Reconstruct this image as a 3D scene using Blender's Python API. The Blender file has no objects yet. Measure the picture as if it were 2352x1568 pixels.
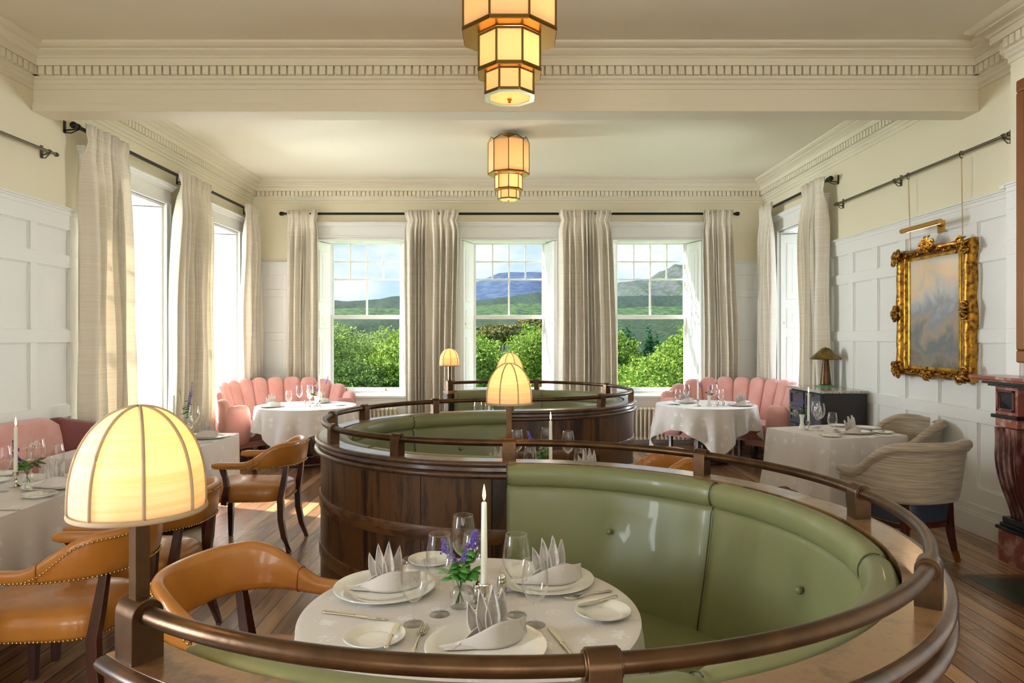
import bpy, math, random
import numpy as np
from mathutils import Vector, Matrix
random.seed(7)
PI = math.pi
sc = bpy.context.scene
COL = sc.collection

# ------------------------------------------------------------------ camera
F_PX, VPX, VPY, EYE = 1600.0, 1174.0, 773.0, 1.66
cam_d = bpy.data.cameras.new('camera')
cam_d.sensor_fit = 'HORIZONTAL'
cam_d.sensor_width = 36.0
cam_d.lens = 36.0 * F_PX / 2352.0
cam_d.shift_x = (1176.0 - VPX) / 2352.0
cam_d.shift_y = -(784.0 - VPY) / 2352.0
cam_d.clip_start = 0.05
cam_d.clip_end = 9000
cam = bpy.data.objects.new('camera', cam_d)
cam.location = (0, 0, EYE)
cam.rotation_euler = (PI / 2, 0, 0)
COL.objects.link(cam)
sc.camera = cam

# ------------------------------------------------------------------ colour management
vs = sc.view_settings
sc.display_settings.display_device = 'sRGB'
vs.view_transform = 'Standard'
vs.look = 'None'
vs.exposure = 1.22
vs.gamma = 1.0
vs.use_curve_mapping = False
sc.cycles.use_denoising = True
sc.cycles.max_bounces = 8
sc.cycles.diffuse_bounces = 4
sc.cycles.glossy_bounces = 3
sc.cycles.transmission_bounces = 6
sc.cycles.transparent_max_bounces = 16
sc.cycles.caustics_reflective = False
sc.cycles.caustics_refractive = False
sc.cycles.sample_clamp_indirect = 6.0

# ------------------------------------------------------------------ sky
w = bpy.data.worlds.new('sky')
sc.world = w
w.use_nodes = True
nt = w.node_tree
nt.nodes.clear()
def wn(t, **k):
    n = nt.nodes.new(t)
    for a, b in k.items(): setattr(n, a, b)
    return n
tc = wn('ShaderNodeTexCoord'); sep = wn('ShaderNodeSeparateXYZ')
nt.links.new(tc.outputs['Generated'], sep.inputs[0])
mp = wn('ShaderNodeMapping'); mp.inputs['Scale'].default_value = (2.6, 2.6, 7.0); mp.inputs['Location'].default_value = (0.35, 0, 0.3)
nt.links.new(tc.outputs['Generated'], mp.inputs[0])
nz = wn('ShaderNodeTexNoise'); nz.inputs['Scale'].default_value = 1.9; nz.inputs['Detail'].default_value = 7; nz.inputs['Roughness'].default_value = 0.55
nt.links.new(mp.outputs[0], nz.inputs[0])
cr = wn('ShaderNodeValToRGB'); cr.color_ramp.elements[0].position = 0.40; cr.color_ramp.elements[1].position = 0.62
nt.links.new(nz.outputs[0], cr.inputs[0])
gr = wn('ShaderNodeValToRGB')
gr.color_ramp.elements[0].position = 0.0; gr.color_ramp.elements[0].color = (0.62, 0.82, 1.0, 1)
gr.color_ramp.elements[1].position = 0.35; gr.color_ramp.elements[1].color = (0.16, 0.40, 0.86, 1)
nt.links.new(sep.outputs[2], gr.inputs[0])
mx = wn('ShaderNodeMix', data_type='RGBA')
nt.links.new(cr.outputs[0], mx.inputs[0]); nt.links.new(gr.outputs[0], mx.inputs[6]); mx.inputs[7].default_value = (0.93, 0.96, 1.0, 1)
# the overcast glare is brighter high up and towards the sun (the -X side)
m1 = wn('ShaderNodeMapRange'); m1.inputs[1].default_value = 0.22; m1.inputs[2].default_value = 0.75; m1.inputs[3].default_value = 0.52; m1.inputs[4].default_value = 1.9
nt.links.new(sep.outputs[2], m1.inputs[0])
m2 = wn('ShaderNodeMapRange'); m2.inputs[1].default_value = -0.35; m2.inputs[2].default_value = -0.9; m2.inputs[3].default_value = 0.0; m2.inputs[4].default_value = 0.7
nt.links.new(sep.outputs[0], m2.inputs[0])
ad = wn('ShaderNodeMath', operation='ADD')
nt.links.new(m1.outputs[0], ad.inputs[0]); nt.links.new(m2.outputs[0], ad.inputs[1])
bg = wn('ShaderNodeBackground'); out = wn('ShaderNodeOutputWorld')
nt.links.new(mx.outputs[2], bg.inputs[0]); nt.links.new(ad.outputs[0], bg.inputs[1]); nt.links.new(bg.outputs[0], out.inputs[0])

def light(kind, name, loc, energy, color, rot=(0, 0, 0), **k):
    d = bpy.data.lights.new(name, kind); d.energy = energy; d.color = color
    for a, b in k.items(): setattr(d, a, b)
    o = bpy.data.objects.new(name, d); o.location = loc; o.rotation_euler = rot
    COL.objects.link(o); return o
# sun through the left hand windows
sun_dir = Vector((0.94, -0.34, -0.80)).normalized()
sun = light('SUN', 'sun', (-30, 20, 30), 11.0, (1.0, 0.93, 0.80), angle=0.02)
sun.rotation_euler = sun_dir.to_track_quat('-Z', 'Y').to_euler()
# area lamps added outside windows the camera cannot look through, to brighten the room
FILL_COL = (0.89, 0.95, 1.0)
for yy, e in ((9.1, 190), (11.3, 230), (0.2, 175), (-2.2, 30)):
    light('AREA', 'window_fill', (-6.3, yy, 2.0), e, FILL_COL, (0, -PI / 2, -.50 if yy > 5 else 0), shape='RECTANGLE', size=2.6, size_y=1.5, spread=1.9)
light('AREA', 'window_fill', (6.2, 11.0, 2.0), 110, FILL_COL, (0, PI / 2, .45), shape='RECTANGLE', size=2.6, size_y=1.5, spread=1.9)
for xx in (-2.3, 0.0, 2.3):  # fill lamps added behind the viewer, outside made-up windows
    light('AREA', 'window_fill', (xx, -5.2, 2.0), 50, (1.0, 0.95, 0.86), (PI / 2, 0, 0), shape='RECTANGLE', size=1.5, size_y=2.6)

# ------------------------------------------------------------------ materials
def nodes(m):
    m.use_nodes = True
    return m.node_tree, m.node_tree.nodes.get('Principled BSDF')
def lin(c): return tuple(((x / 255) / 12.92 if x / 255 <= 0.04045 else ((x / 255 + 0.055) / 1.055) ** 2.4) for x in c) + (1,)
def mat(name, rgb, rough=0.5, metal=0.0, bump=None, var=None, **k):
    """rgb in sRGB 0-255; bump=(scale, strength[, stretch]); var=(rgb2, scale[, stretch, lo, hi])"""
    m = bpy.data.materials.new(name); t, p = nodes(m)
    p.inputs['Base Color'].default_value = lin(rgb); p.inputs['Roughness'].default_value = rough; p.inputs['Metallic'].default_value = metal
    for a, b in k.items(): p.inputs[a.replace('_', ' ')].default_value = b
    tc = t.nodes.new('ShaderNodeTexCoord')
    def noise(scale, stretch=(1, 1, 1), detail=4):
        mp = t.nodes.new('ShaderNodeMapping'); mp.inputs['Scale'].default_value = stretch
        n = t.nodes.new('ShaderNodeTexNoise'); n.inputs['Scale'].default_value = scale; n.inputs['Detail'].default_value = detail
        t.links.new(tc.outputs['Object'], mp.inputs[0]); t.links.new(mp.outputs[0], n.inputs[0]); return n
    if var:
        n = noise(var[1], var[2] if len(var) > 2 else (1, 1, 1))
        r = t.nodes.new('ShaderNodeValToRGB'); lo, hi = (var[3], var[4]) if len(var) > 4 else (0.35, 0.65)
        r.color_ramp.elements[0].position = lo; r.color_ramp.elements[0].color = lin(rgb)
        r.color_ramp.elements[1].position = hi; r.color_ramp.elements[1].color = lin(var[0])
        t.links.new(n.outputs[0], r.inputs[0]); t.links.new(r.outputs[0], p.inputs['Base Color'])
    if bump:
        n = noise(bump[0], bump[2] if len(bump) > 2 else (1, 1, 1))
        b = t.nodes.new('ShaderNodeBump'); b.inputs['Strength'].default_value = bump[1]; b.inputs['Distance'].default_value = 0.01
        t.links.new(n.outputs[0], b.inputs['Height']); t.links.new(b.outputs[0], p.inputs['Normal'])
    return m
M = {}
M['cream'] = mat('cream_paint', (236, 228, 200), 0.6)
M['white'] = mat('white_paint', (240, 240, 236), 0.35)
M['ceiling'] = mat('ceiling_paint', (238, 232, 212), 0.7)
M['cornice'] = mat('cornice_paint', (236, 229, 206), 0.5)
M['black'] = mat('black_iron', (30, 28, 27), 0.35, 0.6)
M['pewter'] = mat('pewter_metal', (110, 104, 94), 0.35, 0.9)
M['bronze'] = mat('bronze_metal', (96, 70, 46), 0.34, 0.85, var=((70, 50, 33), 9.0), bump=(60, 0.05))
M['brass'] = mat('brass_metal', (196, 150, 72), 0.28, 1.0)
M['old_brass'] = mat('old_brass', (120, 94, 48), 0.4, 0.9)
M['silver'] = mat('silver_metal', (220, 214, 200), 0.14, 1.0)
M['cutlery'] = mat('cutlery_silver', (226, 218, 196), 0.16, 1.0)
M['porcelain'] = mat('white_porcelain', (238, 236, 228), 0.12, Coat_Weight=0.6)
M['green'] = mat('green_leather', (124, 125, 82), 0.42, bump=(7, 0.12), var=((116, 120, 80), 3.0), Coat_Weight=0.06)
M['green_dark'] = mat('green_seam_shade', (50, 58, 32), 0.5)
M['tan'] = mat('tan_leather', (192, 128, 54), 0.32, bump=(14, 0.08), var=((176, 112, 44), 6.0), Coat_Weight=0.25)
M['tan_dark'] = mat('tan_piping', (128, 76, 26), 0.4)
M['mahogany'] = mat('mahogany_wood', (52, 24, 16), 0.28, var=((74, 36, 22), 6, (1, 1, 0.1)), Coat_Weight=0.4)
M['nail'] = mat('nail_brass', (206, 176, 112), 0.25, 1.0)
M['pink'] = mat('pink_velvet', (222, 164, 154), 0.75, var=((212, 150, 140), 5), Sheen_Weight=0.4)
M['plum'] = mat('dusky_pink_velvet', (128, 66, 66), 0.75, Sheen_Weight=0.4)
M['navy'] = mat('navy_leather', (52, 58, 72), 0.4)
M['slate'] = mat('slate_paint', (52, 58, 72), 0.3)
M['darkside'] = mat('dark_wood_side', (44, 38, 38), 0.5)
M['stone'] = mat('speckled_stone', (196, 192, 178), 0.12, var=((128, 122, 110), 90, (1, 1, 1), 0.45, 0.6))
M['wax'] = mat('candle_wax', (244, 240, 228), 0.4, Subsurface_Weight=0.2)
M['water_white'] = mat('white_glaze', (240, 242, 240), 0.2)
M['purple'] = mat('purple_petals', (128, 104, 196), 0.7)
M['purple_dark'] = mat('dark_purple_petals', (84, 44, 150), 0.7)
M['orange'] = mat('orange_petals', (240, 120, 50), 0.7)
M['cream_petal'] = mat('cream_petals', (240, 238, 214), 0.7)
M['stem'] = mat('green_stems', (92, 128, 60), 0.6)
M['leaf'] = mat('green_leaves', (74, 140, 48), 0.5)
M['leaf_olive'] = mat('olive_leaves', (88, 96, 50), 0.6)
M['radiator'] = mat('radiator_enamel', (240, 232, 206), 0.35)
M['red_marble'] = mat('red_marble', (86, 40, 36), 0.2, var=((176, 132, 118), 9, (1, 1, 0.5), 0.5, 0.78))
M['pink_marble'] = mat('pink_marble', (140, 78, 66), 0.2, var=((204, 170, 150), 10, (1, 1, 1), 0.5, 0.75))
M['black_marble'] = mat('black_marble', (22, 24, 28), 0.2)
M['hearth'] = mat('hearth_tiles', (22, 48, 40), 0.3)
M['soot'] = mat('soot', (18, 14, 12), 0.9)
M['picture_wood'] = mat('picture_wood', (128, 76, 30), 0.35, 0.3)
M['mirror'] = mat('mirror_glass', (220, 222, 220), 0.03, 1.0)
M['gold'] = mat('gilt_gesso', (178, 128, 46), 0.36, 0.9, bump=(46, 0.25), var=((84, 54, 20), 26, (1, 1, 1), 0.42, 0.66))
M['gold_bright'] = mat('gilt_bright', (218, 170, 62), 0.26, 0.95, var=((150, 104, 34), 14))
M['weave'] = mat('shade_binding', (170, 148, 120), 0.8)
M['seam'] = mat('dark_joint', (24, 14, 9), 0.8)

def wood(name, c1, c2, scale, rough, stretch, coat=0.3):
    m = bpy.data.materials.new(name); t, p = nodes(m)
    tc = t.nodes.new('ShaderNodeTexCoord'); mp = t.nodes.new('ShaderNodeMapping'); mp.inputs['Scale'].default_value = stretch
    n = t.nodes.new('ShaderNodeTexNoise'); n.inputs['Scale'].default_value = scale; n.inputs['Detail'].default_value = 3; n.inputs['Distortion'].default_value = 0.6
    ml = t.nodes.new('ShaderNodeMath'); ml.operation = 'MULTIPLY'; ml.inputs[1].default_value = 15
    sn = t.nodes.new('ShaderNodeMath'); sn.operation = 'SINE'
    n2 = t.nodes.new('ShaderNodeTexNoise'); n2.inputs['Scale'].default_value = scale * 14; n2.inputs['Detail'].default_value = 4
    av = t.nodes.new('ShaderNodeMath'); av.operation = 'MULTIPLY_ADD'; av.inputs[1].default_value = 0.30; av.inputs[2].default_value = 0.0
    ad = t.nodes.new('ShaderNodeMath'); ad.operation = 'ADD'
    r = t.nodes.new('ShaderNodeValToRGB')
    r.color_ramp.elements[0].position = 0.2; r.color_ramp.elements[0].color = lin(c1)
    r.color_ramp.elements[1].position = 0.75; r.color_ramp.elements[1].color = lin(c2)
    L = t.links.new
    L(tc.outputs['Object'], mp.inputs[0]); L(mp.outputs[0], n.inputs[0]); L(mp.outputs[0], n2.inputs[0])
    L(n.outputs[0], ml.inputs[0]); L(ml.outputs[0], sn.inputs[0]); L(sn.outputs[0], av.inputs[0]); L(av.outputs[0], ad.inputs[0]); L(n2.outputs[0], ad.inputs[1])
    L(ad.outputs[0], r.inputs[0]); L(r.outputs[0], p.inputs['Base Color'])
    p.inputs['Roughness'].default_value = rough; p.inputs['Coat Weight'].default_value = coat; p.inputs['Coat Roughness'].default_value = 0.15
    return m
M['oak'] = wood('oak_panelling', (36, 20, 8), (88, 56, 26), 2.2, 0.42, (5, 5, 0.6))
M['oak_band'] = wood('oak_band', (58, 34, 15), (104, 68, 32), 2.6, 0.4, (3, 3, 9))
M['oak_cap'] = wood('oak_cap', (98, 70, 44), (142, 108, 72), 2.4, 0.30, (2.2, 2.2, 1), 0.5)
M['oak_dark'] = wood('oak_moulding', (46, 28, 18), (80, 52, 34), 3.0, 0.28, (2, 2, 2), 0.5)

def floor_mat():
    m = bpy.data.materials.new('pine_boards'); t, p = nodes(m); L = t.links.new
    tc = t.nodes.new('ShaderNodeTexCoord'); sp = t.nodes.new('ShaderNodeSeparateXYZ'); L(tc.outputs['Object'], sp.inputs[0])
    def mt(op, a, b=None, c=None):
        n = t.nodes.new('ShaderNodeMath'); n.operation = op
        for i, v in enumerate((a, b, c)):
            if v is None: continue
            if isinstance(v, (int, float)): n.inputs[i].default_value = v
            else: L(v, n.inputs[i])
        return n.outputs[0]
    bx = mt('DIVIDE', sp.outputs[0], 0.112); idx = mt('FLOOR', bx); fr = mt('FRACT', bx)
    rnd = t.nodes.new('ShaderNodeTexWhiteNoise'); rnd.noise_dimensions = '1D'; L(idx, rnd.inputs['W'])
    edge = mt('ABSOLUTE', mt('SUBTRACT', fr, 0.5)); seam = mt('GREATER_THAN', edge, 0.470)
    # butt joints
    yy = mt('ADD', mt('DIVIDE', sp.outputs[1], 3.1), mt('MULTIPLY', rnd.outputs[0], 7.0)); jy = mt('FRACT', yy); js = mt('LESS_THAN', jy, 0.0016)
    dark = mt('MAXIMUM', seam, js)
    cx = t.nodes.new('ShaderNodeCombineXYZ'); L(mt('MULTIPLY', sp.outputs[0], 11.0), cx.inputs[0]); L(mt('ADD', mt('MULTIPLY', sp.outputs[1], 0.9), mt('MULTIPLY', rnd.outputs[0], 60)), cx.inputs[1]); L(idx, cx.inputs[2])
    gn = t.nodes.new('ShaderNodeTexNoise'); gn.inputs['Scale'].default_value = 2.2; gn.inputs['Detail'].default_value = 6; gn.inputs['Distortion'].default_value = 0.8; L(cx.outputs[0], gn.inputs[0])
    mixv = mt('ADD', mt('MULTIPLY', rnd.outputs[0], 0.42), mt('MULTIPLY', gn.outputs[0], 0.58))
    r = t.nodes.new('ShaderNodeValToRGB'); r.color_ramp.elements[0].position = 0.30; r.color_ramp.elements[0].color = lin((122, 86, 58)); r.color_ramp.elements[1].position = 0.74; r.color_ramp.elements[1].color = lin((192, 150, 108)); L(mixv, r.inputs[0])
    mx = t.nodes.new('ShaderNodeMix'); mx.data_type = 'RGBA'; L(dark, mx.inputs[0]); L(r.outputs[0], mx.inputs[6]); mx.inputs[7].default_value = lin((30, 17, 10))
    L(mx.outputs[2], p.inputs['Base Color']); p.inputs['Roughness'].default_value = 0.24; p.inputs['Coat Weight'].default_value = 0.35; p.inputs['Coat Roughness'].default_value = 0.2
    b = t.nodes.new('ShaderNodeBump'); b.inputs['Strength'].default_value = 0.25; b.inputs['Distance'].default_value = 0.004; L(mt('SUBTRACT', gn.outputs[0], mt('MULTIPLY', dark, 1.5)), b.inputs['Height']); L(b.outputs[0], p.inputs['Normal'])
    return m
M['floor'] = floor_mat()

def stripe_fabric(name, c1, c2, scale, rough=0.85, translucent=0.0, stretch=(1, 1, 60), lo=0.4, hi=0.6):
    m = bpy.data.materials.new(name); t, p = nodes(m); L = t.links.new
    tc = t.nodes.new('ShaderNodeTexCoord'); mp = t.nodes.new('ShaderNodeMapping'); mp.inputs['Scale'].default_value = stretch
    n = t.nodes.new('ShaderNodeTexNoise'); n.inputs['Scale'].default_value = scale; n.inputs['Detail'].default_value = 3
    r = t.nodes.new('ShaderNodeValToRGB'); r.color_ramp.elements[0].position = lo; r.color_ramp.elements[0].color = lin(c1); r.color_ramp.elements[1].position = hi; r.color_ramp.elements[1].color = lin(c2)
    L(tc.outputs['Object'], mp.inputs[0]); L(mp.outputs[0], n.inputs[0]); L(n.outputs[0], r.inputs[0]); L(r.outputs[0], p.inputs['Base Color'])
    p.inputs['Roughness'].default_value = rough; p.inputs['Sheen Weight'].default_value = 0.2
    if translucent:
        tr = t.nodes.new('ShaderNodeBsdfTranslucent'); L(r.outputs[0], tr.inputs[0])
        mx = t.nodes.new('ShaderNodeMixShader'); mx.inputs[0].default_value = translucent
        o = t.nodes['Material Output']; L(p.outputs[0], mx.inputs[1]); L(tr.outputs[0], mx.inputs[2]); L(mx.outputs[0], o.inputs[0])
    return m
M['curtain'] = stripe_fabric('curtain_linen', (250, 244, 232), (238, 228, 208), 1.6, translucent=0.18, lo=.3, hi=.7)
M['tweed'] = stripe_fabric('tweed_wool', (184, 168, 144), (138, 126, 108), 3.0, stretch=(1.5, 1.5, 110))
M['shade'] = stripe_fabric('shade_linen', (253, 242, 218), (248, 230, 196), 3.0, translucent=0.6, stretch=(1, 1, 40))

def damask(name, c1, c2):
    m = bpy.data.materials.new(name); t, p = nodes(m); L = t.links.new
    tc = t.nodes.new('ShaderNodeTexCoord')
    v = t.nodes.new('ShaderNodeTexVoronoi'); v.inputs['Scale'].default_value = 8.5; v.inputs['Randomness'].default_value = 0.5
    n = t.nodes.new('ShaderNodeTexNoise'); n.inputs['Scale'].default_value = 70; n.inputs['Detail'].default_value = 3
    a = t.nodes.new('ShaderNodeMath'); a.operation = 'MULTIPLY_ADD'; a.inputs[1].default_value = 0.9
    L(tc.outputs['Object'], v.inputs[0]); L(tc.outputs['Object'], n.inputs[0]); L(n.outputs[0], a.inputs[0]); L(v.outputs['Distance'], a.inputs[2])
    r = t.nodes.new('ShaderNodeValToRGB'); r.color_ramp.elements[0].position = 0.58; r.color_ramp.elements[0].color = (1, 1, 1, 1); r.color_ramp.elements[1].position = 0.70; r.color_ramp.elements[1].color = (0, 0, 0, 1)
    L(a.outputs[0], r.inputs[0])
    mx = t.nodes.new('ShaderNodeMix'); mx.data_type = 'RGBA'; L(r.outputs[0], mx.inputs[0]); mx.inputs[6].default_value = lin(c1); mx.inputs[7].default_value = lin(c2)
    L(mx.outputs[2], p.inputs['Base Color'])
    rr = t.nodes.new('ShaderNodeMapRange'); rr.inputs[3].default_value = 0.52; rr.inputs[4].default_value = 0.36; L(r.outputs[0], rr.inputs[0]); L(rr.outputs[0], p.inputs['Roughness'])
    p.inputs['Sheen Weight'].default_value = 0.25
    return m
M['cloth'] = damask('damask_linen', (220, 213, 207), (236, 233, 230))
M['napkin'] = damask('napkin_linen', (206, 198, 192), (222, 217, 212))

def glass_mat(name, tint, facing=0.10, edge=0.75, rough=0.02):
    m = bpy.data.materials.new(name); t, p = nodes(m); L = t.links.new; t.nodes.remove(p)
    o = t.nodes['Material Output']; tr = t.nodes.new('ShaderNodeBsdfTransparent'); tr.inputs[0].default_value = tint
    g = t.nodes.new('ShaderNodeBsdfGlossy'); g.inputs['Roughness'].default_value = rough; g.inputs[0].default_value = (1, 1, 1, 1)
    lw = t.nodes.new('ShaderNodeLayerWeight'); lw.inputs[0].default_value = 0.35
    mr = t.nodes.new('ShaderNodeMapRange'); mr.inputs[3].default_value = facing; mr.inputs[4].default_value = edge; L(lw.outputs['Facing'], mr.inputs[0])
    pw = t.nodes.new('ShaderNodeMath'); pw.operation = 'POWER'; pw.inputs[1].default_value = 2.2; L(mr.outputs[0], pw.inputs[0])
    mx = t.nodes.new('ShaderNodeMixShader'); L(pw.outputs[0], mx.inputs[0]); L(tr.outputs[0], mx.inputs[1]); L(g.outputs[0], mx.inputs[2]); L(mx.outputs[0], o.inputs[0])
    return m
M['glass'] = glass_mat('clear_glass', (0.995, 0.998, 0.998, 1), 0.16, 0.9)
M['pane'] = glass_mat('window_glass', (0.985, 0.99, 0.99, 1), 0.03, 0.30, 0.0)
M['green_glass'] = glass_mat('green_glass', (0.45, 0.86, 0.70, 1), 0.2, 0.6)

def glow(name, rgb, strength):
    m = bpy.data.materials.new(name); t, p = nodes(m)
    p.inputs['Base Color'].default_value = lin(rgb); p.inputs['Emission Color'].default_value = lin(rgb); p.inputs['Emission Strength'].default_value = strength
    return m
M['flame'] = glow('candle_flame', (255, 200, 110), 4.0)
def opal(name, rgb, tr=0.65):
    m = bpy.data.materials.new(name); t, p = nodes(m); L = t.links.new
    p.inputs['Base Color'].default_value = lin(rgb); p.inputs['Roughness'].default_value = 0.35
    x = t.nodes.new('ShaderNodeBsdfTranslucent'); x.inputs[0].default_value = lin(rgb)
    mx = t.nodes.new('ShaderNodeMixShader'); mx.inputs[0].default_value = tr; L(p.outputs[0], mx.inputs[1]); L(x.outputs[0], mx.inputs[2]); L(mx.outputs[0], t.nodes['Material Output'].inputs[0])
    return m
M['opal'] = opal('opal_glass', (250, 232, 200))

# ------------------------------------------------------------------ mesh helpers
class MB:
    def __init__(s): s.v = []; s.f = []
    def add(s, vs, fs):
        b = len(s.v); s.v += [tuple(p) for p in vs]; s.f += [tuple(b + i for i in f) for f in fs]; return s
    def box(s, c, d, rz=0.0, taper=1.0):
        x, y, z = d[0] / 2, d[1] / 2, d[2] / 2; cs, sn = math.cos(rz), math.sin(rz); vs = []
        for zz, k in ((-z, taper), (z, 1.0)):
            for a, b in ((-x, -y), (x, -y), (x, y), (-x, y)):
                a *= k; b *= k
                vs.append((c[0] + a * cs - b * sn, c[1] + a * sn + b * cs, c[2] + zz))
        return s.add(vs, [(3, 2, 1, 0), (4, 5, 6, 7), (0, 1, 5, 4), (1, 2, 6, 5), (2, 3, 7, 6), (3, 0, 4, 7)])
    def bx(s, x0, x1, y0, y1, z0, z1): return s.box(((x0 + x1) / 2, (y0 + y1) / 2, (z0 + z1) / 2), (abs(x1 - x0), abs(y1 - y0), abs(z1 - z0)))
    def rings(s, rings, closed=True, cap0=True, cap1=True):
        """rings: list of equal-length closed loops"""
        n = len(rings[0]); vs = [p for r in rings for p in r]; fs = []
        for i in range(len(rings) - 1):
            for j in range(n if closed else n - 1):
                k = (j + 1) % n
                fs.append((i * n + j, i * n + k, (i + 1) * n + k, (i + 1) * n + j))
        if cap0: fs.append(tuple(range(n - 1, -1, -1)))
        if cap1: fs.append(tuple((len(rings) - 1) * n + j for j in range(n)))
        return s.add(vs, fs)
    def lathe(s, prof, n=24, c=(0, 0, 0), cap0=True, cap1=True):
        return s.rings([[(c[0] + r * math.cos(2 * PI * j / n), c[1] + r * math.sin(2 * PI * j / n), c[2] + z) for j in range(n)] for r, z in prof], True, cap0, cap1)
    def tube(s, pts, rad, n=8, square=False):
        pts = [Vector(p) for p in pts]; rs = []
        up0 = Vector((0, 0, 1))
        for i, p in enumerate(pts):
            t = (pts[min(i + 1, len(pts) - 1)] - pts[max(i - 1, 0)]).normalized()
            u = up0 if abs(t.dot(up0)) < 0.95 else Vector((0, 1, 0))
            a = t.cross(u).normalized(); b = a.cross(t).normalized()
            r = rad[i] if isinstance(rad, (list, tuple)) else rad
            if square: rs.append([p + a * r * x + b * r * y for x, y in ((-1, -1), (1, -1), (1, 1), (-1, 1))])
            else: rs.append([p + a * (r * math.cos(2 * PI * j / n)) + b * (r * math.sin(2 * PI * j / n)) for j in range(n)])
        return s.rings(rs)
    def sphere(s, c, r, n=8, m=5, sz=1.0):
        prof = [(max(r * math.sin(PI * i / m), 1e-5), -r * sz * math.cos(PI * i / m)) for i in range(m + 1)]
        return s.lathe(prof, n, c, False, False)
    def grid(s, fn, nu, nv, closeu=False):
        """fn(i/nu, j/nv)"""
        w = nu if closeu else nu + 1
        vs = [fn(i / nu, j / nv) for j in range(nv + 1) for i in range(w)]; fs = []
        for j in range(nv):
            for i in range(nu):
                k = (i + 1) % w if closeu else i + 1
                fs.append((j * w + i, j * w + k, (j + 1) * w + k, (j + 1) * w + i))
        return s.add(vs, fs)
    def prism(s, poly, z0, z1):
        n = len(poly); return s.rings([[(x, y, z0) for x, y in poly], [(x, y, z1) for x, y in poly]])
    def arc(s, prof, c, a0, a1, n, ky=1.0, cap=True):
        """sweep a closed profile [(r,z)] along an arc (radians)"""
        rs = []
        for i in range(n + 1):
            a = a0 + (a1 - a0) * i / n
            rs.append([(c[0] + r * math.cos(a), c[1] + r * ky * math.sin(a), z) for r, z in prof])
        return s.rings(rs, True, cap, cap)
    def along(s, path, prof, side=1.0, cap=True):
        """extrude profile [(offset, z)] along an open horizontal polyline with mitres; offset goes to the left of travel * side"""
        P = [Vector(p[:2]) for p in path]; rs = []
        for i, p in enumerate(P):
            d0 = (P[i] - P[i - 1]).normalized() if i > 0 else None; d1 = (P[i + 1] - P[i]).normalized() if i < len(P) - 1 else None
            n0 = Vector((-d0.y, d0.x)) if d0 else None; n1 = Vector((-d1.y, d1.x)) if d1 else None
            if d0 and d1: nn = (n0 + n1); nn = nn / (1 + n0.dot(n1))
            else: nn = n0 or n1
            nn = nn * side
            rs.append([(p.x + nn.x * o, p.y + nn.y * o, z) for o, z in prof])
        return s.rings(rs, True, cap, cap)

def obj(name, mb, m, parent=None, smooth=False, bevel=0.0, solid=0.0, sub=0, loc=None, label=None, off=-1.0):
    me = bpy.data.meshes.new(name)
    if isinstance(mb, MB): me.from_pydata(mb.v, [], mb.f)
    else: me.from_pydata(mb[0], [], mb[1])
    me.materials.append(M[m] if isinstance(m, str) else m)
    me.validate()
    import bmesh
    b = bmesh.new(); b.from_mesh(me)
    if smooth: bmesh.ops.remove_doubles(b, verts=b.verts, dist=1e-6)
    bmesh.ops.recalc_face_normals(b, faces=b.faces); b.to_mesh(me); b.free()
    if smooth:
        me.shade_smooth() if smooth is True else me.set_sharp_from_angle(angle=smooth)
        if smooth is not True:
            for p_ in me.polygons: p_.use_smooth = True
    o = bpy.data.objects.new(name, me); COL.objects.link(o)
    if parent: o.parent = parent
    if loc: o.location = loc
    if solid: k = o.modifiers.new('s', 'SOLIDIFY'); k.thickness = solid; k.offset = off
    if sub: k = o.modifiers.new('u', 'SUBSURF'); k.levels = sub; k.render_levels = sub
    if bevel: k = o.modifiers.new('b', 'BEVEL'); k.width = bevel; k.segments = 2; k.limit_method = 'ANGLE'; k.angle_limit = 0.6
    if label: o['label'] = label
    return o
AUTO = 0.7
def empty(name, loc=(0, 0, 0), rz=0.0):
    o = bpy.data.objects.new(name, None); o.empty_display_size = 0.1; COL.objects.link(o); o.location = loc; o.rotation_euler = (0, 0, rz); return o
def tag(o, label, cat, group=None):
    o['label'] = label; o['category'] = cat
    if group: o['group'] = group
    return o
def struct(o): o['kind'] = 'structure'; return o
KIDS = {}
def copy_tree(o, parent=None):
    c = o.copy(); COL.objects.link(c)
    if parent: c.parent = parent; c.matrix_parent_inverse = o.matrix_parent_inverse.copy()
    for ch in [x for x in bpy.data.objects if x.parent == o]: copy_tree(ch, c)
    return c
USED = set()
def put(proto, loc, rz, label, cat, group=None, tilt=None):
    """the first call moves the prototype itself, later ones copy it"""
    o = proto
    if proto.name in USED: o = copy_tree(proto)
    else: USED.add(proto.name)
    o.location = loc; o.rotation_euler = (tilt[0] if tilt else 0, tilt[1] if tilt else 0, rz)
    if group is None and 'group' in o: del o['group']
    return tag(o, label, cat, group)
def at(px, py, z):
    """a point of the photograph on the horizontal plane z"""
    Y = F_PX * (EYE - z) / (py - VPY); return ((px - VPX) / F_PX * Y, Y, z)
def sm(t): t = max(0.0, min(1.0, t)); return t * t * (3 - 2 * t)

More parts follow.
